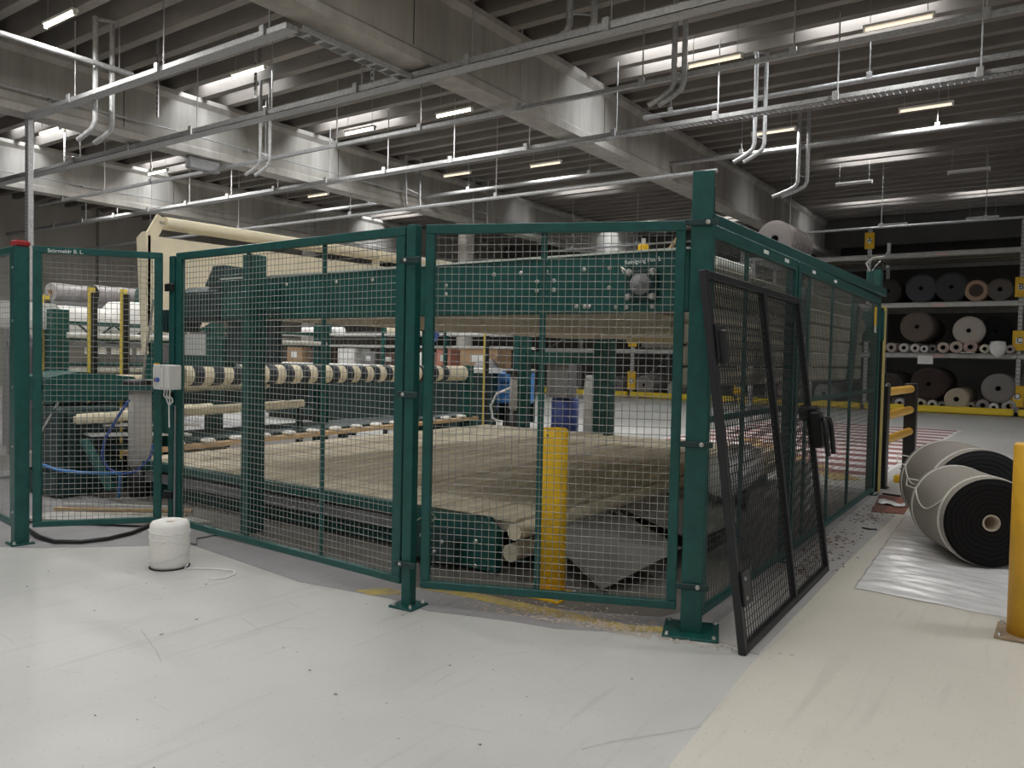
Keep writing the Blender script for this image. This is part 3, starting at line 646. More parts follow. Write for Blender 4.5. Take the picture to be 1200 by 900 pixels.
# supporting posts
for (x, y) in ((-5.42, 4.10), (-5.42, 10.3)):
    MB().box(x-0.14, x-0.05, y-0.08, y+0.09, 0.0, 2.30, 0.006).build('support_post', GREEN2, mc)
MB().box(-5.56, -5.40, 4.13, 4.29, 1.85, 2.08).build('post_bracket', GREEN2, mc)
for (x, y) in ((-7.2, 10.55), (-5.8, 10.55)): MB().box(x-0.08, x+0.08, y-0.08, y+0.08, 0, 1.85, 0.006).build('rear_post', GREEN2, mc)
MB().box(-7.2, -5.8, 10.5, 10.6, 1.42, 1.60, 0.006).build('rear_crossbar', GREEN2, mc)
MB().box(-6.82, -6.42, 10.62, 10.9, 0.88, 1.42, 0.01).build('rear_cabinet', GREYP, mc)
# motor at the left end of the beam
mo = MB().box(-6.95, -6.30, 4.32, 4.75, 1.78, 2.10, 0.05).build('gear_motor', DKGREEN, mc)
MB().tube((-7.0, 4.5, 1.80), (-7.45, 4.5, 1.78), 0.10, 20).build('motor_body', DKGREEN, mo)
MB().lathe([(0.0, -0.03), (0.06, -0.025), (0.085, 0.0), (0.085, 0.02)], 20, 'x', (-7.47, 4.5, 1.78)).build('fan_cowl', GREYL, mo)
MB().prism([(-6.55,2.10),(-6.25,2.10),(-6.25,2.28),(-6.42,2.28)], 4.33, 4.7, 'y').build('terminal_hood', DKGREEN, mo)
for i in range(7): MB().box(-7.40+i*0.055, -7.38+i*0.055, 4.39, 4.61, 1.69, 1.90).build('cooling_fin', DKGREEN, mo)
MB().box(-6.95, -6.3, 4.35, 4.5, 1.36, 1.64, 0.01).build('side_cabinet', GREEN2, mc)
MB().box(-6.25, -5.55, 4.36, 4.42, 1.40, 1.78).build('gear_guard', DKGREEN, mc)
MB().box(-6.9, -6.55, 4.345, 4.352, 1.46, 1.66).build('nameplate', GREYL, mc)
# lower table: belts running to the back
t0 = None
for i in range(13):
    x = -7.85+i*0.37
    if t0 is None: t0 = MB().box(0, 0.348, 0, 6.0, 0, 0.02).build('lower_belt', TAN, mc, (x, 4.42, 0.37))
    else: link_copy(t0, mc, (x, 4.42, 0.37))
MB().box(-7.9, -3.06, 4.45, 10.4, 0.30, 0.366).build('table_bed', TAND, mc)
MB().tube((-2.99, 4.30, 0.335), (-2.99, 10.3, 0.335), 0.055, 20).build('edge_roller', CREAM, mc)
MB().tube((-3.02, 4.30, 0.19), (-3.02, 10.3, 0.19), 0.06, 20).build('return_roller', TAND, mc)
MB().box(-7.9, -3.25, 4.36, 4.42, 0.30, 0.385, 0.005).build('front_rail', GREEN2, mc)
MB().box(-7.9, -3.95, 4.40, 4.50, 0.17, 0.27, 0.004).build('grey_channel', GREYP, mc)
MB().box(-7.9, -3.95, 4.52, 4.58, 0.02, 0.13, 0.004).build('lower_rail', GREEN2, mc)
lb = MB().prism([(-3.95,0.03),(-3.16,0.03),(-3.16,0.31),(-3.28,0.385),(-3.95,0.385)], 4.32, 4.40, 'y').build('end_plate', GREEN2, mc)
gb = MB().prism([(-3.95,0.06),(-3.45,0.06),(-3.45,0.22),(-3.55,0.28),(-3.85,0.28),(-3.95,0.22)], 4.22, 4.32, 'y').build('gear_box', DKGREEN, mc)
for (x, z) in ((-3.55,0.20),(-3.62,0.12),(-3.74,0.22),(-3.83,0.12),(-3.25,0.08),(-3.25,0.25)): bolt(gb, (x, 4.22, z), (PI/2, 0, 0), 0.012, 0.012)
MB().path([(-3.9,4.30,0.34),(-3.82,4.26,0.31),(-3.75,4.27,0.36),(-3.70,4.26,0.30),(-3.66,4.28,0.35),(-3.68,4.25,0.38)], 0.004, 5).build('tangled_string', mat('pale_string', (0.6, 0.57, 0.35), 0.8), mc)
for i in range(5): MB().box(-7.7+i*1.1, -7.6+i*1.1, 4.7, 4.8, 0, 0.3).build('table_leg', GREEN2, mc)
for i in range(4): MB().box(-3.2, -3.1, 5.2+i*1.6, 5.3+i*1.6, 0, 0.3).build('table_leg', GREEN2, mc)
# cream guard with top roller
cg = thing('cream_guard', 'cream sheet metal guard with a long cream roller on top', 'machine guard', (-8.2, 4.72, 0))
MB().prism([(0.0,1.76),(0.12,1.68),(0.55,1.72),(0.9,1.90),(5.2,2.12),(5.2,2.80),(0.0,2.74)], -0.02, 0.02, 'x').build('guard_sheet', CREAM, cg)
MB().prism([(-0.16,2.72),(-0.05,2.78),(0.02,2.78),(0.02,1.45),(-0.04,1.45)], -0.03, 0.03, 'y').build('end_flange', CREAM, cg)
MB().box(-0.05, 0.02, 0.0, 0.08, 0.0, 1.6, 0.01).build('guard_leg', GREEN2, cg)
MB().box(-0.40, -0.30, 4.9, 5.0, 0.0, 2.0, 0.01).build('guard_leg', GREEN2, cg)
MB().box(-0.40, 0.0, 4.85, 5.05, 1.9, 2.0, 0.01).build('guard_bracket', GREEN2, cg)
rl = MB().tube((0.0, 0.20, 2.90), (0.0, 3.42, 2.93), 0.072, 24).build('top_roller', CREAM, cg)
MB().tube((0.0, 3.5, 2.93), (0.0, 5.1, 2.95), 0.072, 24).build('top_roller', CREAM, cg)
for yy in (0.17, 3.46, 5.14): 
    a_ = MB().bar((-0.03, yy-0.12 if yy < 1 else yy, 2.72), (0.0, yy, 2.96), 0.03, 0.13, up=(0, 1, 0)).build('roller_arm', CREAM, cg)
    MB().tube((0.0, yy-0.03, 2.905), (0.0, yy+0.03, 2.905), 0.02, 10).build('axle', STEEL, a_)
# striped roller on its stand
sr = thing('striped_roller', 'long cream roller with black bands above the table edge', 'roller', (-8.0, 5.0, 0))
MB().tube((0, 0.0, 1.235), (0, 4.95, 1.235), 0.118, 32).build('roller_body', CREAM, sr)
bm_ = None; NAVY = mat('dark_band', (0.025, 0.035, 0.045), 0.6, var=0.2, scale=6)
for i in range(18):
    y = 0.10+i*0.25
    if bm_ is None: bm_ = MB().lathe([(0.116, 0), (0.1235, 0), (0.1235, 0.125), (0.116, 0.125)], 32, 'y', close=True).build('band', NAVY, sr, (0, y, 1.235))
    else: link_copy(bm_, sr, (0, y, 1.235))
for yy in (-0.18, 5.02): MB().box(-0.09, 0.09, yy, yy+0.12, 0, 1.36, 0.01).build('roller_stand', GREEN2, sr)
MB().tube((0, -0.1, 1.235), (0, 5.05, 1.235), 0.04, 14).build('shaft', STEEL, sr)
# lower tubes under the striped roller
o = thing('tube_roller', 'thin cream tube roller below the striped roller', 'roller', (-8.24, 3.95, 0))
MB().tube((0, 0, 0.78), (0, 2.95, 0.84), 0.055, 20).build('tube', CREAM, o)
for yy in (0.0, 2.9): MB().box(-0.04, 0.04, yy-0.03, yy+0.03, 0, 0.84).build('tube_stand', DKGREEN, o)
# slatted side board with white pads
sbd = thing('side_board', 'long wooden edge board with white cloth pads at the left of the table', 'board', (-7.95, 4.35, 0))
MB().bar((0, 0, 0.43), (0, 5.9, 0.50), 0.12, 0.05).build('board', WOOD, sbd)
MB().bar((-0.25, 0, 0.47), (-0.25, 5.9, 0.54), 0.35, 0.03).build('backing', DKGREEN, sbd)
pd = None
for i in range(15):
    y = 0.2+i*0.38
    if pd is None: pd = MB().box(-0.07, 0.07, -0.07, 0.07, 0, 0.05, 0.02).build('pad', WHITE, sbd, (0.0, y, 0.455+0.0119*y))
    else: link_copy(pd, sbd, (0.0, y, 0.455+0.0119*y))
sl = None
for i in range(9):
    if sl is None: sl = MB().box(-0.055, 0.055, 1.35, 5.8, 0.40, 0.43).build('bed_slat', DKGREEN, sbd, (-0.45, 0, 0))
    else: link_copy(sl, sbd, (-0.45-i*0.16, 0, 0))
for yy in (1.5, 3.6, 5.6): MB().box(-1.8, -0.4, yy-0.03, yy+0.03, 0.34, 0.40).build('bed_bearer', DKGREEN, sbd)
for xx in (-1.75, -0.5):
    for yy in (1.5, 5.6): MB().box(xx-0.03, xx+0.03, yy-0.03, yy+0.03, 0, 0.34).build('bed_leg', DKGREEN, sbd)
for yy in (0.3, 3.0, 5.6): MB().box(-0.06, 0.06, yy-0.04, yy+0.04, 0, 0.43).build('board_leg', DKGREEN, sbd)
# grey flaps sloping from the table edge to the floor
def flap(label, q, th=0.012):
    q = [Vector(p) for p in q]; n = (q[1]-q[0]).cross(q[3]-q[0]).normalized()*th
    b = MB(); b.add(q+[p-n for p in q], [(0,1,2,3),(7,6,5,4),(0,4,5,1),(1,5,6,2),(2,6,7,3),(3,7,4,0)])
    o = thing('steel_flap', label, 'steel plate'); b.build('sheet', mat('flap_grey', (0.20, 0.195, 0.19), 0.6, 0.1, var=0.12, scale=4), o); return o
f1 = flap('front grey steel flap sloping down from the table edge', [(-2.93,4.55,0.30),(-2.93,5.60,0.30),(-2.12,5.05,0.22),(-2.40,4.45,0.02)])
MB().bar((-2.93,5.52,0.285),(-2.20,5.02,0.16),0.05,0.05).build('hinge_arm', BLACK, f1)
f2 = flap('rear grey steel flap beside the corner post', [(-2.93,5.72,0.30),(-2.93,7.3,0.30),(-2.15,6.6,0.20),(-2.10,5.2,0.25)])
MB().bar((-2.9,6.6,0.27),(-2.25,6.1,0.10),0.05,0.05).build('hinge_arm', BLACK, f2)
tag(MB().box(-2.35, -2.12, 8.2, 8.35, 0, 0.5, 0.01).build('floor_cabinet', GREYL), 'short grey box on the floor behind the side fence', 'box')
o = thing('grey_roll', 'grey plastic wrapped bundle behind the side fence', 'bundle', (-2.5, 6.15, 0), 0.15)
MB().lathe([(0.0,0.0),(0.16,0.02),(0.2,0.2),(0.21,0.9),(0.17,1.3),(0.0,1.33)], 20, 'y', (0.15,0.3,0.52)).build('wrapped_body', FILM, o)
for yy in (0.55, 1.4): MB().box(0.1, 0.2, yy-0.05, yy+0.05, 0, 0.34).build('prop', BLACK, o)

# ================================================================== LEFT REAR MACHINE (behind the gate)
def frame_box(o, x0, x1, y0, y1, z, h, m, name='frame_bar', w=0.06):
    for (a, b_) in (((x0,y0,z),(x1,y0,z)),((x0,y1,z),(x1,y1,z)),((x0,y0,z),(x0,y1,z)),((x1,y0,z),(x1,y1,z))): MB().bar(a, b_, w, h).build(name, m, o)
m2 = thing('winding_machine', 'dark green winding machine with white rollers behind the gate', 'machine', (-9.6, 4.2, 0))
for yy in (0.25, 2.3, 4.2): MB().box(-0.09, 0.09, yy-0.09, yy+0.09, 0, 1.95, 0.008).build('column', GREEN2, m2)
for z in (1.80, 1.62, 1.32): MB().bar((0.0, 0.25, z), (0.0, 4.2, z), 0.06, 0.045).build('crossbar', GREEN2, m2)
for i in range(8): MB().bar((0.03, 0.45+i*0.22, 1.62 if i % 2 else 1.80), (0.03, 0.67+i*0.22, 1.80 if i % 2 else 1.62), 0.02, 0.02).build('lattice_bar', DKGREEN, m2)
for z, x in ((1.655, 0.10), (1.245, 0.16)): MB().tube((x, 0.30, z), (x, 4.2, z), 0.035, 16).build('white_roller', WHITE2, m2)
MB().box(-0.5, 0.0, 0.3, 4.0, 0.7, 1.25, 0.02).build('cabinet', DKGREEN, m2)
for i in range(5): MB().box(0.005, 0.012, 0.55+i*0.16, 0.65+i*0.16, 1.44, 1.52).build('dial_panel', PAPER, m2)
lbm = MB(); lbm.prism([(0,0.95),(0.95,0.95),(1.05,1.05),(0.9,1.2),(0.3,1.26),(0,1.2)], -0.1, 0.5, 'x')
lbm.build('motor_cover', GREEN2, m2, (0.6, -0.35, 0.0))
MB().tube((0.72, 0.55, 1.10), (0.72, 2.6, 1.12), 0.11, 24).build('cream_roller', CREAM, m2)
MB().tube((1.05, -0.15, 0.78), (1.05, 1.55, 0.80), 0.07, 20).build('cream_roller', CREAM, m2)
MB().tube((1.5, 0.3, 0.34), (1.5, 1.35, 0.34), 0.09, 20).build('cream_roller', CREAM, m2)
MB().bar((1.35, -0.1, 0.62), (1.55, 0.9, 0.58), 0.35, 0.02).build('grey_tray', GREYL, m2)
MB().bar((1.25, 0.1, 0.70), (1.45, 1.1, 0.66), 0.2, 0.02).build('grey_tray', GREYL, m2)
MB().bar((1.62, -0.25, 0.60), (1.95, -0.15, 0.12), 0.10, 0.03).build('diagonal_bracket', GREEN2, m2)
MB().bar((1.2, -0.3, 0.95), (1.05, -0.45, 0.55), 0.02, 0.02).build('lever', STEEL, m2)
frame_box(m2, 0.6, 1.42, -0.4, 1.4, 0.13, 0.20, DKGREEN)
MB().box(0.7, 1.3, -0.35, 0.3, 0.2, 0.9, 0.03).build('drive_block', DKGREEN, m2)
for (sx, sy) in ((0.65,-0.35),(1.4,-0.35),(1.4,1.35)): MB().box(sx-0.04, sx+0.04, sy-0.04, sy+0.04, 0, 0.06).build('foot', DKGREEN, m2)
def light_post(x, y, z0, z1, lab, w=0.06):
    o = thing('yellow_post', lab, 'post', (x, y, 0)); MB().box(-w/2, w/2, -w/2, w/2, z0, z1, 0.004).build('yellow_profile', mat('pale_safety_yellow', (0.82, 0.62, 0.10), 0.5), o)
    MB().box(w/2, w/2+0.05, -0.02, 0.03, z0, z1-0.06).build('black_back', BLACK, o); MB().box(-0.08, 0.08, -0.08, 0.08, 0, 0.02).build('foot_plate', BLACK, o)
    if z0 > 0.02: MB().box(-0.02, 0.02, -0.02, 0.02, 0.02, z0).build('stem', BLACK, o)
light_post(-9.0, 4.53, 0.02, 2.19, 'yellow safety post, nearest of three behind the gate'); light_post(-9.0, 4.90, 0.02, 2.20, 'yellow safety post, right one behind the gate')
light_post(-10.3, 4.62, 0.02, 2.15, 'yellow safety post left beside the white cabinet', 0.08)
light_post(-8.05, 10.6, 0.02, 1.92, 'thin yellow post behind the end of the striped roller', 0.04)
# white fabric bales and the rolls on top, on a shelf behind the winding machine
o = thing('storage_shelf', 'grey shelf carrying white bales behind the gate', 'shelf', (-11.6, 4.9, 0))
MB().box(-0.45, 0.45, 0, 2.6, 1.52, 1.58).build('shelf_board', GREYP, o); MB().box(-1.65, -0.75, 0.4, 2.6, 2.16, 2.20).build('shelf_board', GREYP, o)
for (sx, sy) in ((-1.6,0.45),(-0.8,0.45),(-1.6,2.55),(-0.8,2.55)): MB().box(sx-0.03, sx+0.03, sy-0.03, sy+0.03, 0, 2.16).build('shelf_leg', GREYP, o)
for (sx, sy) in ((-0.42,0.03),(0.42,0.03),(-0.42,2.57),(0.42,2.57)): MB().box(sx-0.03, sx+0.03, sy-0.03, sy+0.03, 0, 2.17).build('shelf_leg', GREYP, o)
def bale(label, x, y, z, sx, sy, sz):
    b = MB(); n = 12; prof = []
    for k_ in range(5):
        t = k_/4; s_ = (0.86, 1.0, 1.0, 0.97, 0.8)[k_]
        prof.append((s_, t))
    vs = []
    for s_, t in prof:
        for i in range(n):
            a = 2*PI*i/n; c_, d_ = math.cos(a), math.sin(a); q = (abs(c_)**4+abs(d_)**4)**-0.25
            vs.append((sx/2*s_*c_*q*(1+0.05*math.sin(3*a+t*4)), sy/2*s_*d_*q*(1+0.05*math.cos(2*a+t*5)), sz*t))
    fs = [(i*n+j, i*n+(j+1)%n, (i+1)*n+(j+1)%n, (i+1)*n+j) for i in range(4) for j in range(n)]+[tuple(range(n-1, -1, -1)), tuple(range(4*n, 5*n))]
    b.add(vs, fs, True); ob = b.build('cloth_bale', WHITE, None, (x, y, z)); return tag(ob, label, 'bale', 'white cloth bales')
bale('white cloth bale, left one on the shelf behind the gate', -11.5, 5.50, 1.58, 0.8, 0.95, 0.50); bale('white cloth bale, right one on the shelf behind the gate', -11.5, 6.62, 1.58, 0.8, 1.25, 0.62)
GB = mat('grey_film_roll', (0.33, 0.31, 0.31), 0.4, var=0.2, scale=8)
roll('film wrapped roll with pale end on top of the shelf, left', (-12.75, 5.80, 2.20), 0.15, 0.7, (0.5, 0.48, 0.47), GB, PI/2+0.2)
roll('film wrapped roll with dark end on top of the shelf, middle', (-12.7, 6.40, 2.20), 0.16, 0.9, (0.05, 0.05, 0.05), GB, PI/2+0.2)
roll('film wrapped roll with greenish end on top of the shelf, right', (-12.5, 7.10, 2.20), 0.17, 0.6, (0.10, 0.16, 0.16), GB, PI/2+0.2)
o = thing('white_cabinet', 'small white hooded cabinet on a stand left of the gate view', 'cabinet', (-10.1, 4.35, 0))
MB().prism([(-0.45,1.82),(0.25,1.82),(0.3,1.95),(0.2,2.03),(-0.45,2.03)], -0.2, 0.2, 'x').build('hood', WHITE2, o); MB().box(-0.2, 0.2, -0.45, 0.15, 1.72, 1.83, 0.01).build('tray', GREYL, o)
MB().box(-0.05, 0.05, -0.15, -0.05, 0, 1.74).build('stand_post', GREYP, o); MB().box(-0.25, 0.25, -0.4, 0.2, 0, 0.03).build('stand_foot', GREYP, o)
# grey pedestals with black tops
def pedestal(label, x, y, z0, z1, r):
    o = thing('pedestal', label, 'pedestal', (x, y, 0))
    MB().lathe([(0, z0), (r*0.8, z0), (r, z0+0.05), (r*0.92, z1-0.05), (0, z1-0.05)], 22).build('drum', GREYP if False else mat('warm_grey_drum', (0.40, 0.38, 0.35), 0.5, var=0.1, scale=4), o)
    MB().lathe([(0, z1-0.05), (r*1.45, z1-0.05), (r*1.5, z1), (r*1.2, z1+0.03), (0, z1+0.03)], 22).build('black_top', BLKPL, o)
    if z0 > 0.01: MB().lathe([(0, 0), (r*0.9, 0), (r*0.9, z0), (0, z0)], 18).build('black_foot', BLKPL, o)
    MB().tube((0.0, 0.02, z1+0.03), (0.06, 0.1, z1+0.85), 0.012, 8).build('stem', STEEL, o)
    return o
p1 = pedestal('tall grey drum pedestal with black top behind the gate', -7.75, 4.40, 0.30, 1.17, 0.115)
hs = [(0.06, -0.15, 1.0), (0.0, -0.22, 0.85), (-0.12, -0.3, 0.6), (-0.18, -0.3, 0.42), (-0.14, -0.26, 0.30), (-0.02, -0.2, 0.24), (0.14, -0.12, 0.28), (0.25, -0.04, 0.42), (0.24, 0.0, 0.55)]
MB().path(hs, 0.014, 8).build('blue_hose', HOSE, p1)
p2 = pedestal('grey drum pedestal with black top behind the table end', -7.45, 10.75, 0.62, 1.28, 0.15)
MB().path([(-0.1,-0.1,1.0),(-0.3,-0.2,0.9),(-0.38,-0.25,0.7),(-0.3,-0.3,0.5),(-0.1,-0.35,0.45)], 0.02, 8).build('white_hose', WHITE2, p2)
tag(MB().path([(-7.75, 3.45, 0.42), (-7.45, 3.45, 0.40), (-7.35, 3.6, 0.37), (-7.1, 3.85, 0.36), (-7.3, 3.95, 0.33), (-7.6, 4.1, 0.05)], 0.014, 8).build('blue_hose', BLUE), 'blue air hose drooping low behind the gate', 'hose')
tag(MB().prism([(-7.3,3.05),(-6.05,3.80),(-5.95,4.02),(-6.25,4.02),(-7.35,3.35)], 0.02, 0.045).build('ramp_board', mat('grey_board', (0.42, 0.40, 0.38), 0.7, var=0.15, scale=4)), 'grey board lying on the floor behind the gate', 'board')
for i, (a, b_) in enumerate((((-7.6,3.5),(-6.6,4.25)), ((-7.75,3.65),(-6.9,4.2)), ((-7.3,3.45),(-6.45,4.1)))):
    tag(MB().bar((a[0], a[1], 0.02+0.0*i), (b_[0], b_[1], 0.02+0.0*i), 0.04, 0.025).build('floor_slat', [WOOD, GREYL, TAN][i]), ['wooden slat on the floor behind the gate', 'grey slat, rearmost on the floor behind the gate', 'tan slat, nearest the grey board behind the gate'][i], 'slat')

# ================================================================== MIDDLE BACKGROUND
# blue machine behind the roller end
o = thing('blue_machine', 'blue machine behind the end of the striped roller', 'machine', (-9.7, 12.2, 0))
MB().box(0, 0.35, 0, 0.6, 0.4, 1.15, 0.03).build('left_block', BLUE, o); MB().box(0.4, 1.15, 0.1, 0.7, 0.62, 1.22, 0.03).build('right_block', BLUE, o)
MB().lathe([(0,0),(0.28,0.0),(0.26,0.15),(0.16,0.3),(0,0.34)], 20, 'z', (0.25,0.3,1.15)).build('dome', GREYP, o)
for i in range(8): MB().box(0.5+i*0.07, 0.53+i*0.07, 0.09, 0.1, 1.0, 1.05).build('vent_slot', INK, o)
for (sx, sy) in ((0.1,0.1),(1.05,0.2),(0.55,0.6)): MB().box(sx-0.05, sx+0.05, sy-0.05, sy+0.05, 0, 0.62).build('leg', BLACK, o)
o = thing('blue_drum', 'blue plastic drum behind the yellow bollard', 'drum', (-6.62, 10.88, 0))
MB().lathe([(0,0),(0.21,0),(0.22,0.03),(0.22,0.40),(0.228,0.42),(0.22,0.44),(0.22,0.84),(0.2,0.87),(0,0.87)], 28).build('drum_body', DBLUE, o)
MB().box(-0.24, -0.2, -0.02, 0.02, 0.1, 0.8).build('drum_label', BLUE, o)
o = bale('white hanging cloth bundle between the green rear posts', -6.15, 10.9, 0.0, 0.22, 0.22, 1.25)
# shelving with boxes further back
ws = thing('work_shelf', 'grey shelving with boxes behind the striped roller', 'shelf', (-16.0, 12.6, 0))
for z in (1.28, 1.72, 1.98): MB().box(0, 7.2, 0, 0.7, z-0.05, z, 0.01).build('shelf_board', GREYL, ws)
for i in range(5): MB().box(i*1.78, i*1.78+0.08, 0.0, 0.08, 0, 2.3).build('shelf_upright', GREEN2, ws)
MB().box(0, 7.2, 0.68, 0.7, 0.2, 1.25).build('back_panel', DKGREEN, ws)
bx_specs = [(0.3,0.55,0.4,CARD,'brown carton at the left end of the rear shelf'),(1.1,0.75,0.40,BROWN,'dark brown bale on the rear shelf'),(2.1,0.55,0.36,WHITE,'white parcel on the rear shelf beside the dark bale'),(2.9,0.4,0.30,GREYP,'grey carton in the middle of the rear shelf'),(3.5,0.45,0.28,BROWN,'small dark bale in the middle of the rear shelf'),
 (4.15,0.32,0.38,SALMON,'salmon pink carton on the rear shelf'),(4.6,0.36,0.30,WHITE,'small white carton right of the pink one'),(5.1,0.40,0.38,SALMON,'second pink carton further right on the rear shelf'),(5.75,0.95,0.40,CARD,'wide brown carton with white label on the rear shelf')]
for x, wd, h, m_, lab in bx_specs:
    o = thing('carton', lab, 'carton', (-16.0+x, 12.65, 1.28)); MB().box(0, wd, 0, 0.5, 0, h, 0.008).build('box_body', m_, o); MB().box(wd*0.45, wd*0.55, -0.002, 0.502, h, h+0.002).build('tape', TAN, o)
    MB().box(wd*0.3, wd*0.7, -0.003, 0.0, h*0.3, h*0.65).build('box_label', PAPER, o)
for i, (x, m_, lab) in enumerate(((0.6, WHITE, 'white pipe bundle on the upper rear shelf'), (3.4, CREAM, 'cream tube on the upper rear shelf'), (5.2, GREYL, 'grey tube on the upper rear shelf'))):
    tag(MB().tube((-16+x, 12.9, 2.06), (-16+x+1.4, 12.9, 2.06), 0.08, 16).build('tube_stock', m_), lab, 'tube')
tag(MB().lathe([(0.09,0),(0.19,0),(0.19,0.05),(0.09,0.05)], 28, 'y', (-10.75,12.3,1.95), close=True).build('cable_reel', DBLUE), 'blue and white hose reel behind the front fence post', 'reel')
tag(MB().box(-10.77, -10.73, 12.3, 12.4, 0, 1.80).build('reel_stand', GREYL), 'thin grey stand under the hose reel', 'stand')
# dark bench line behind the roller
o = thing('long_bench', 'long dark bench with white worktop behind the table', 'bench', (-15.5, 11.7, 0))
MB().box(0, 6.6, 0, 0.6, 1.20, 1.29, 0.01).build('worktop', WHITE2, o); MB().box(0.1, 6.5, 0.1, 0.55, 0.1, 1.20).build('cabinet_body', DKGREEN, o); MB().box(0.15, 6.4, 0.15, 0.5, 0.0, 0.1).build('plinth', BLACK, o)

# ================================================================== RACK AT THE BACK
RY = 29.0
rk = thing('pallet_rack', 'tall grey storage rack with yellow floor rail at the back', 'rack', (0, RY, 0))
ups = [3.1, -1.3, -5.7, -10.1, -14.5, -18.9]
lv = [1.95, 3.60, 5.25]
RACKG = mat('rack_grey', (0.50, 0.50, 0.49), 0.5, 0.3, var=0.12, scale=6)
for x in ups:
    u = MB().box(x-0.06, x+0.06, 0, 0.10, 0, 6.1, 0.006).build('upright', RACKG, rk)
    MB().box(x-0.06, x+0.06, 3.4, 3.5, 0, 6.1, 0.006).build('rear_upright', RACKG, rk)
    for k_ in range(4): MB().bar((x, 0.1, 0.4+1.4*k_), (x, 3.4, 1.6+1.4*k_), 0.04, 0.04).build('brace', RACKG, rk)
    hl = MB()
    for k_ in range(45):
        for sx in (-0.028, 0.028): hl.box(x+sx-0.012, x+sx+0.012, -0.004, 0.0, 0.4+k_*0.125, 0.44+k_*0.125)
    h_ = hl.build('punched_holes', INK, u); h_['kind'] = 'stuff'
for z in lv:
    for i in range(len(ups)-1):
        x1, x0 = ups[i]-0.06, ups[i+1]+0.06
        MB().box(x0, x1, -0.02, 0.06, z-0.16, z-0.02, 0.01).build('shelf_beam', RACKG, rk)
        MB().box(x0, x1, 3.42, 3.5, z-0.16, z-0.02).build('rear_beam', RACKG, rk)
        for k_ in range(4): MB().box(x0, x1, 0.35+0.8*k_, 0.55+0.8*k_, z-0.05, z-0.0).build('deck_slat', TAND, rk)
        MB().box(x0, x1, -0.02, 3.48, z-0.015, z+0.0).build('deck_sheet', RACKG, rk)
        if i in (1, 2): MB().box((x0+x1)/2-0.2, (x0+x1)/2+0.15, -0.025, -0.02, z-0.12, z-0.06).build('load_label', mat('pink_label', (0.75, 0.45, 0.42), 0.6), rk)
for i in range(len(ups)-1): MB().box(ups[i+1]+0.06, ups[i]-0.06, -0.35, -0.15, 0.02, 0.24, 0.04).build('floor_rail', mat('rail_yellow', (0.82, 0.60, 0.04), 0.5), rk)
def sign(x, z, w, h, t=None):
    s_ = MB().box(x-w/2, x+w/2, -0.06, 0.0, z, z+h, 0.01).build('sign_board', YEL, rk); MB().box(x-w*0.25, x+w*0.25, -0.062, -0.06, z+h*0.35, z+h*0.62).build('sign_panel', PAPER, s_)
    if t: text(t, 0.26, INK, s_, (x-0.08, -0.064, z+h*0.38), (PI/2, 0, 0))
sign(-5.7, 5.45, 0.30, 0.55, 'A'); sign(-1.3, 3.7, 0.34, 0.62, 'B'); sign(-1.3, 2.05, 0.36, 0.62, 'C'); sign(-1.3, 0.3, 0.36, 0.66, 'D'); sign(-10.1, 0.3, 0.36, 0.75, 'D'); sign(-14.5, 0.3, 0.36, 0.75, 'D'); sign(-14.5, 2.05, 0.36, 0.62, 'C')
def sm(n, c): return mat('wrap_'+n, c, 0.9, var=0.15, scale=8)
g1 = 'carpet rolls on the upper rack shelf'; g2 = 'carpet rolls on the middle rack shelf'; g3 = 'small rolls lying along the middle rack shelf'; g4 = 'carpet rolls on the floor level of the rack'
Y0 = RY-0.12
for x, R, c, lab in ((-5.05,0.40,(0.05,0.047,0.045),'near-black carpet roll, leftmost on the upper rack shelf'),(-4.07,0.46,(0.085,0.088,0.10),'slate grey carpet roll, second on the upper rack shelf'),(-3.20,0.47,(0.07,0.072,0.078),'charcoal carpet roll, largest on the upper rack shelf'),(-2.50,0.335,(0.46,0.32,0.23),'pink beige carpet roll with dark centre on the upper rack shelf'),(-1.86,0.35,(0.15,0.135,0.13),'brown grey carpet roll, rightmost on the upper rack shelf')):
    roll(lab, (x, Y0, 3.60), R, 2.6, c, sm('up%d' % int(-x*10), tuple(v*0.9 for v in c)), PI/2, 0.075, g1, core_m=INK)
MB().lathe([(0.0, -0.003), (0.20, -0.003)], 28, 'x').build('inner_ring', mat('dark_inner', (0.07, 0.05, 0.045), 0.9), [o_ for o_ in bpy.data.objects if o_.get('label', '').startswith('pink beige')][0], (0, 0, 0.335))
roll('big brown carpet roll on the middle rack shelf', (-4.15, Y0, 2.30), 0.50, 2.9, (0.17, 0.14, 0.125), sm('mid1', (0.16, 0.13, 0.115)), PI/2, 0.07, g2, core_m=INK)
roll('white and brown mottled carpet roll on the middle rack shelf', (-2.66, Y0, 2.22), 0.45, 2.2, (0.66, 0.60, 0.55), sm('mid2', (0.5, 0.46, 0.43)), PI/2, 0.07, g2, core_m=INK)
roll('black carpet roll behind the mottled one on the middle rack shelf', (-1.95, RY+0.25, 2.19), 0.46, 2.4, (0.018, 0.018, 0.019), sm('mid3', (0.03, 0.03, 0.032)), PI/2, 0.07, g2, core_m=INK)
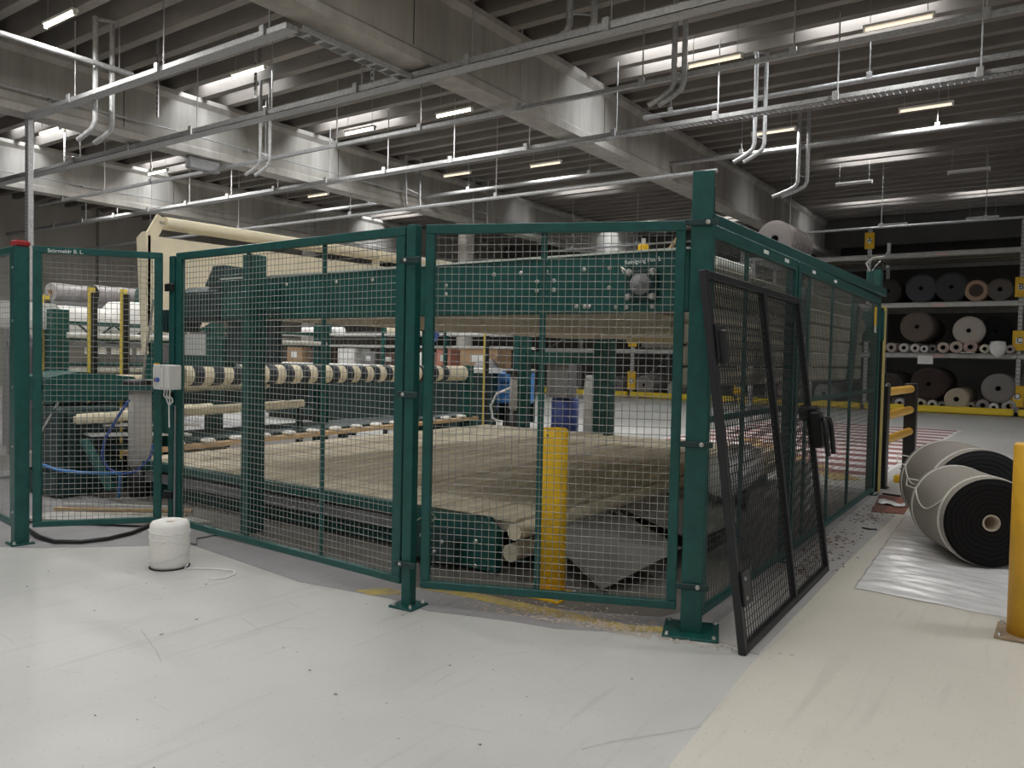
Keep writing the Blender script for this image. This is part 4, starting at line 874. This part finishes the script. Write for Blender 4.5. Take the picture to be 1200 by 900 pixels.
small = [(-5.2,0.17,(0.55,0.5,0.42),'small cream roll, leftmost on the middle rack shelf'),(-4.86,0.16,(0.50,0.42,0.38),'small pinkish roll, second on the middle rack shelf'),(-4.48,0.15,(0.62,0.60,0.60),'small white roll, third on the middle rack shelf'),(-4.15,0.14,(0.66,0.60,0.57),'small pale roll, fourth on the middle rack shelf'),(-3.88,0.12,(0.68,0.68,0.68),'tiny white roll under the big brown roll'),(-3.64,0.13,(0.18,0.17,0.17),'small dark roll, sixth on the middle rack shelf'),
 (-3.34,0.17,(0.58,0.48,0.42),'small beige roll, seventh on the middle rack shelf'),(-2.97,0.185,(0.60,0.50,0.45),'small rosy roll under the mottled roll, left'),(-2.58,0.195,(0.55,0.40,0.36),'small rose brown roll under the mottled roll, right'),(-2.19,0.14,(0.66,0.63,0.50),'small yellowish roll right of the rose brown one'),(-1.52,0.13,(0.50,0.44,0.42),'small taupe roll, rightmost on the middle rack shelf')]
for x, R, c, lab in small: roll(lab, (x, RY-0.35, 1.95), R, 2.0, c, sm('sm%d' % int(-x*100), tuple(v*0.95 for v in c)), PI/2, R*0.4, g3, core_m=INK, seg=20)
b = MB(); b.lathe([(0,0.45),(0.2,0.42),(0.24,0.2),(0.2,-0.02),(0.1,-0.2),(0,-0.25)], 14); ob = b.build('plastic_bag', FILM, None, (-1.84, RY-0.35, 2.0)); ob.scale = (1, 0.6, 0.75); tag(ob, 'crumpled clear plastic bag hanging over the middle shelf edge', 'bag')
tag(MB().box(-4.1, -3.65, RY-0.04, RY-0.022, 1.58, 1.86).build('shelf_tag', PAPER), 'white paper tag under the middle rack shelf', 'tag')
tag(MB().box(-2.85, -2.45, RY-0.45, RY-0.02, 1.955, 1.975).build('paper_sheet', PAPER), 'white paper sheet on the middle shelf edge', 'paper')
flo = [(-4.95,0.42,0.42,(0.06,0.05,0.047),'dark carpet roll with pale core on the rack floor, left'),(-3.75,0.53,0.40,(0.062,0.045,0.042),'large dark brown carpet roll on the rack floor'),(-2.93,0.35,0.12,(0.50,0.44,0.34),'cream carpet roll on the rack floor'),(-1.80,0.46,0.40,(0.27,0.255,0.25),'light grey carpet roll raised on the rack floor, right')]
for x, R, z, c, lab in flo: roll(lab, (x, Y0, z), R, 3.0, c, sm('fl%d' % int(-x*10), tuple(min(1, v*1.3+0.03) for v in c)), PI/2, 0.08, g4, core_m=INK if x > -4.5 else GREYL)
for x, R, c, lab in ((-4.58,0.15,(0.55,0.52,0.55),'small pale roll under the leftmost floor roll'),(-3.95,0.17,(0.60,0.53,0.45),'small cream roll under the large brown roll, left'),(-3.62,0.15,(0.62,0.60,0.56),'small white roll under the large brown roll, middle'),(-3.34,0.13,(0.22,0.21,0.21),'small grey roll left of the cream floor roll'),(-2.53,0.14,(0.30,0.25,0.22),'small brown roll right of the cream floor roll'),(-2.20,0.19,(0.33,0.30,0.31),'grey film wrapped small roll on the rack floor'),(-1.90,0.14,(0.75,0.75,0.74),'small white roll under the light grey floor roll'),(-1.50,0.20,(0.45,0.44,0.44),'silver grey small roll, rightmost on the rack floor')):
    roll(lab, (x, RY-0.1, 0.12), R, 2.4, c, sm('sf%d' % int(-x*100), tuple(v*0.95 for v in c)), PI/2, R*0.38, g4, core_m=INK, seg=20)
# floor beam and bearers carrying the rolls
tag(MB().box(-18.8, 3.0, RY+0.0, RY+3.5, 0.0, 0.12).build('rack_plinth', GREYP), 'low grey plinth under the rack rolls', 'plinth')
for x, lab in ((-4.15, 'brown roll cradle on the middle shelf'), (-2.66, 'mottled roll cradle on the middle shelf'), (-1.95, 'black roll cradle on the middle shelf')):
    R = {-4.15: 0.35, -2.66: 0.27, -1.95: 0.24}[x]
    tag(MB().box(x-0.35, x+0.35, RY+1.8, RY+2.1, 1.95, 1.95+R).build('roll_cradle', TAND), 'wooden cradle block under the '+lab.split(' cradle')[0].replace('roll', 'carpet roll'), 'cradle')
for x, z in ((-4.95,0.42),(-3.75,0.40),(-1.80,0.40)):
    tag(MB().box(x-0.3, x+0.3, RY+2.5, RY+2.8, 0.12, z+0.02).build('roll_cradle', TAND), {-4.95: 'cradle block under the left floor roll', -3.75: 'cradle block under the large brown floor roll', -1.80: 'cradle block under the light grey floor roll'}[x], 'cradle')
# rolls and folded carpets in the bays to the left
for x, R, z, c, lab in ((-13.9,0.40,0.12,(0.30,0.28,0.27),'grey carpet roll on the rack floor beside the left yellow sign'),(-12.6,0.30,0.12,(0.45,0.42,0.40),'pale carpet roll on the rack floor seen through the front fence'),(-15.2,0.36,0.12,(0.2,0.19,0.2),'grey brown carpet roll on the rack floor behind the green rear post'),(-7.0,0.35,0.12,(0.3,0.29,0.29),'grey carpet roll on the rack floor seen through the side fence'),(-8.2,0.42,0.12,(0.45,0.36,0.34),'rosy speckled carpet roll on the rack floor seen through the side fence')):
    roll(lab, (x, Y0, z), R, 2.6, c, sm('lf%d' % int(-x*10), tuple(v*0.95 for v in c)), PI/2, 0.07, 'carpet rolls in the left rack bays', core_m=INK)
def pile(x, z, n, wd, lab, c):
    o = thing('carpet_pile', lab, 'carpet pile', (x, RY+0.05, z), group='folded carpet piles in the left rack bays')
    for i in range(n):
        MB().box(-wd/2+0.05*math.sin(i*2.1), wd/2+0.05*math.sin(i*1.3), 0, 2.2, i*0.33, i*0.33+0.31, 0.10).build('folded_layer', mat('pile_'+c[0], c[1], 0.95, var=0.12, scale=6), o)
TB = ('taupe', (0.30, 0.27, 0.22)); TG = ('greyish', (0.24, 0.22, 0.19))
pile(-6.75, 1.95, 4, 1.5, 'tan folded carpet pile, right one on the middle shelf behind the side fence', TB); pile(-8.9, 1.95, 4, 2.0, 'tan folded carpet pile, left one on the middle shelf behind the side fence', TB)
pile(-7.0, 3.60, 3, 1.8, 'taupe folded carpet pile, right one on the upper shelf behind the side fence', TG); pile(-9.1, 3.60, 4, 1.6, 'taupe folded carpet pile, left one on the upper shelf behind the side fence', TG)
pile(-11.3, 1.95, 4, 1.9, 'tan folded carpet pile on the middle shelf behind the corner post', TB); pile(-13.4, 1.95, 3, 1.6, 'tan folded carpet pile on the middle shelf seen under the deck', TG)
rs = thing('roll_stand', 'dark trestle carrying the film wrapped roll behind the side fence', 'stand', (-6.15, 19.9, 0))
MB().box(-0.6, 0.6, 0, 2.0, 4.08, 4.16).build('platform', GREYP, rs)
for (sx, sy) in ((-0.5,0.1),(0.5,0.1),(-0.5,1.9),(0.5,1.9)): MB().box(sx-0.05, sx+0.05, sy-0.05, sy+0.05, 0, 4.08).build('leg', GREYP, rs)
roll('film wrapped carpet roll showing above the side fence', (-6.15, 20.0, 4.16), 0.46, 1.9, (0.40, 0.37, 0.36), mat('shiny_wrap', (0.50, 0.46, 0.45), 0.25, var=0.25, scale=7), PI/2, 0.09, core_m=INK)
# ================================================================== CEILING SERVICES
def tray(label, x0, x1, y, z, kind, rods, w=0.22, h=0.07):
    o = thing('cable_tray', label, 'cable tray', (0, y, z))
    if kind == 'tray':
        MB().box(x0, x1, -w/2, -w/2+0.012, 0, h).build('side_rail', GALV, o); MB().box(x0, x1, w/2-0.012, w/2, 0, h).build('side_rail', GALV, o)
        b = MB(); x = x0
        while x < x1: b.box(x, x+(0.0952 if h > 0.09 else 0.08), -w/2, w/2, 0.0, 0.008); x += 0.095
        r_ = b.build('rungs', GALV, o); r_['kind'] = 'stuff'
        MB().tube((x0, 0.03, 0.03), (x1, 0.03, 0.03), 0.02, 8).build('cable', BLKPL, o)
    elif kind == 'pipe': MB().tube((x0, 0, 0), (x1, 0, 0), w, 12).build('pipe', GALV, o)
    else: MB().box(x0, x1, -w/2, w/2, 0, h, 0.004).build('duct', GALV, o)
    zt = 7.3-z
    for x in rods:
        rr = MB().tube((x, 0.0, 0.0), (x, 0.0, zt), 0.012, 6).build('hanger_rod', GALV, o)
        MB().box(x-0.05, x+0.05, -w*0.6-0.02, -w*0.6+0.02, -0.02, h+0.05, 0.005).build('hanger_clip', GALV, rr)
    return o
def rods(a, b_, s): 
    r = []; x = a
    while x < b_: r.append(x); x += s
    return r
tray('galvanised cable tray crossing in front of the main beam', -33.8, 8.9, 9.42, 5.85, 'tray', rods(-31, 8, 2.35), 0.26, 0.10)
tray('slim galvanised pipe crossing below the main beam', -26, 8.9, 11.5, 5.85, 'duct', rods(-24.5, 8, 2.35), 0.07, 0.07)
tray('perforated cable tray running over the right half', -33.8, 8.9, 13.85, 5.85, 'tray', rods(-32, 8, 2.05), 0.24, 0.08)
tray('dull pipe behind the perforated cable tray on the right', -7.5, 8.9, 15.25, 6.6, 'pipe', [-6.9, -3.1, 0.8, 4.6], 0.05)
tray('thicker dull pipe under the far ribs on the right', -28, 8.9, 18.4, 6.4, 'pipe', rods(-27, 8, 4.1), 0.055)
tray('far thin pipe above the rack', -16, 8.9, 24.9, 5.5, 'pipe', rods(-15, 8, 2.6), 0.035)
tray('low pipe running to the left wall behind the cream roller', -33.8, -6, 15.6, 5.4, 'pipe', rods(-32, -7, 5.1), 0.045)
tray('short cable duct ending at the perforated upright', -16.35, -8.72, 7.05, 5.85, 'duct', [-14.6, -11.8, -9.2], 0.20, 0.08)
o = thing('cross_tray', 'cable tray running below the main beam toward the camera side', 'cable tray', (-8.72, 7.05, 5.85))
for sx in (-0.1, 0.1): MB().box(sx-0.008, sx+0.008, 0.1, 2.3, 0, 0.08).build('side_rail', GALV, o)
for k_ in range(9): MB().box(-0.1, 0.1, 0.2+k_*0.25, 0.26+k_*0.25, 0, 0.01).build('rung', GALV, o)
for k_ in (0.3, 2.0): MB().tube((0, k_, 0), (0, k_, 0.15), 0.012, 6).build('hanger_rod', GALV, o)
o = thing('support_upright', 'tall perforated galvanised upright behind the red-capped post', 'upright', (-16.35, 7.05, 0))
MB().box(-0.07, 0.07, -0.05, 0.05, 0.0, 5.85, 0.006).build('profile', GALV, o)
hb = MB()
for k_ in range(80): hb.box(-0.012, 0.012, -0.054, -0.05, 0.3+k_*0.068, 0.33+k_*0.068)
h_ = hb.build('slots', INK, o); h_['kind'] = 'stuff'
# side pipes along the left beams
for x, z, lab in ((-13.96, 6.45, 'pipe running toward the camera above the left drop pipes'), (-16.40, 6.38, 'thin conduit along the left beam face'), (-24.3, 6.38, 'thin conduit along the far left beam face')):
    y1 = 7.75 if x == -13.96 else 30
    o = thing('beam_conduit', lab, 'conduit', (x, 0, z)); MB().tube((0, -8, 0), (0, y1, 0), 0.045 if x == -13.96 else 0.018, 10).build('conduit', GALV, o)
    for yy in (-6, -1.5, 3, 7.5, 12, 16.5, 21, 25.5):
        if yy > y1: continue
        if x == -13.96: MB().tube((0, yy, 0.04), (0, yy, 7.3-z), 0.01, 6).build('hanger_rod', GALV, o)
        else: MB().box(-0.17, 0.02, yy-0.02, yy+0.02, -0.03, 0.03).build('saddle', GALV, o)
# drop pipes in pairs with bent ends
def drop(label, x, y, zt, zb, r=0.045, bend=(-0.35, -0.12), gap=(0.18, 0.10)):
    o = thing('drop_pipe', label, 'pipe', (x, y, 0), group='paired drop pipes under the ceiling')
    for k_ in (0, 1):
        dx, dy = gap[0]*k_, gap[1]*k_
        MB().path([(dx, dy, zt), (dx, dy, zb+0.25), (dx+bend[0]*0.1, dy+bend[1]*0.1, zb+0.14), (dx+bend[0]*0.4, dy+bend[1]*0.4, zb+0.05), (dx+bend[0], dy+bend[1], zb-0.08)], r, 10).build('pipe_run', GALV, o)
    MB().bar((0, 0, zb+0.4), (gap[0], gap[1], zb+0.33), 0.02, 0.02).build('tie_bar', GALV, o)
    MB().bar((-0.05, -0.03, zt-0.02), (gap[0]+0.05, gap[1]+0.03, zt-0.02), 0.05, 0.04).build('head_clamp', GALV, o)
drop('paired grey drop pipes at the upper left', -14.1, 7.15, 7.295, 5.25, gap=(0.05, 0.27), bend=(-0.3, -0.15))
drop('paired grey drop pipes below the long cable tray', -14.3, 10.75, 7.295, 5.38, gap=(0.14, 0.14), bend=(-0.3, -0.15), r=0.035)
drop('paired pale drop pipes in front of the right skylight', -4.95, 11.02, 7.295, 5.40, gap=(0.13, 0.07), r=0.042)
drop('paired drop pipes beside the right cable tray', -4.97, 14.75, 7.295, 5.35, gap=(0.16, 0.08), r=0.04)
drop('farther paired drop pipes above the wrapped roll', -5.15, 18.3, 7.295, 5.35, gap=(0.18, 0.08), r=0.045, bend=(-0.5, -0.2))
drop('paired drop pipes at the top beside the main beam', -6.1, 9.9, 7.295, 6.1, gap=(0.35, 0.1), r=0.05, bend=(-0.35, -0.2))
drop('thin paired pipes on the left beam before the column', -15.9, 17.0, 7.295, 5.95, gap=(0.0, 0.6), r=0.035, bend=(0.05, -0.02))
drop('thin paired pipes at the column head', -16.0, 20.3, 7.295, 5.9, gap=(0.2, 0.5), r=0.04, bend=(0.05, -0.02))
# perforated hanging straps
for i, (x, y, z0, lab) in enumerate(((-14.6, 8.6, 6.0, 'perforated hanging strap left of the near skylight'), (-13.4, 9.95, 6.55, 'short perforated strap under the near skylight'), (-9.6, 9.42, 5.95, 'perforated hanging strap left of the main beam'), (-20.0, 9.42, 5.95, 'perforated hanging strap at the far left'))):
    o = thing('hanging_strap', lab, 'strap', (x, y, 0)); MB().box(-0.035, 0.035, -0.01, 0.01, z0, 7.299 if abs(((y+11.6+0.33) % 0.66)-0.33) < 0.15 else 7.719).build('strap_body', GALV, o)
    hb = MB(); z = z0+0.05
    while z < 7.2: hb.box(-0.015, 0.015, -0.014, -0.01, z, z+0.05); z += 0.1
    h_ = hb.build('holes', INK, o); h_['kind'] = 'stuff'
# junction box under the second beam
tag(MB().box(-16.85, -16.65, 10.6, 11.4, 5.72, 6.0, 0.02).build('junction_box', GREYP), 'dark junction box under the left concrete beam', 'junction box')
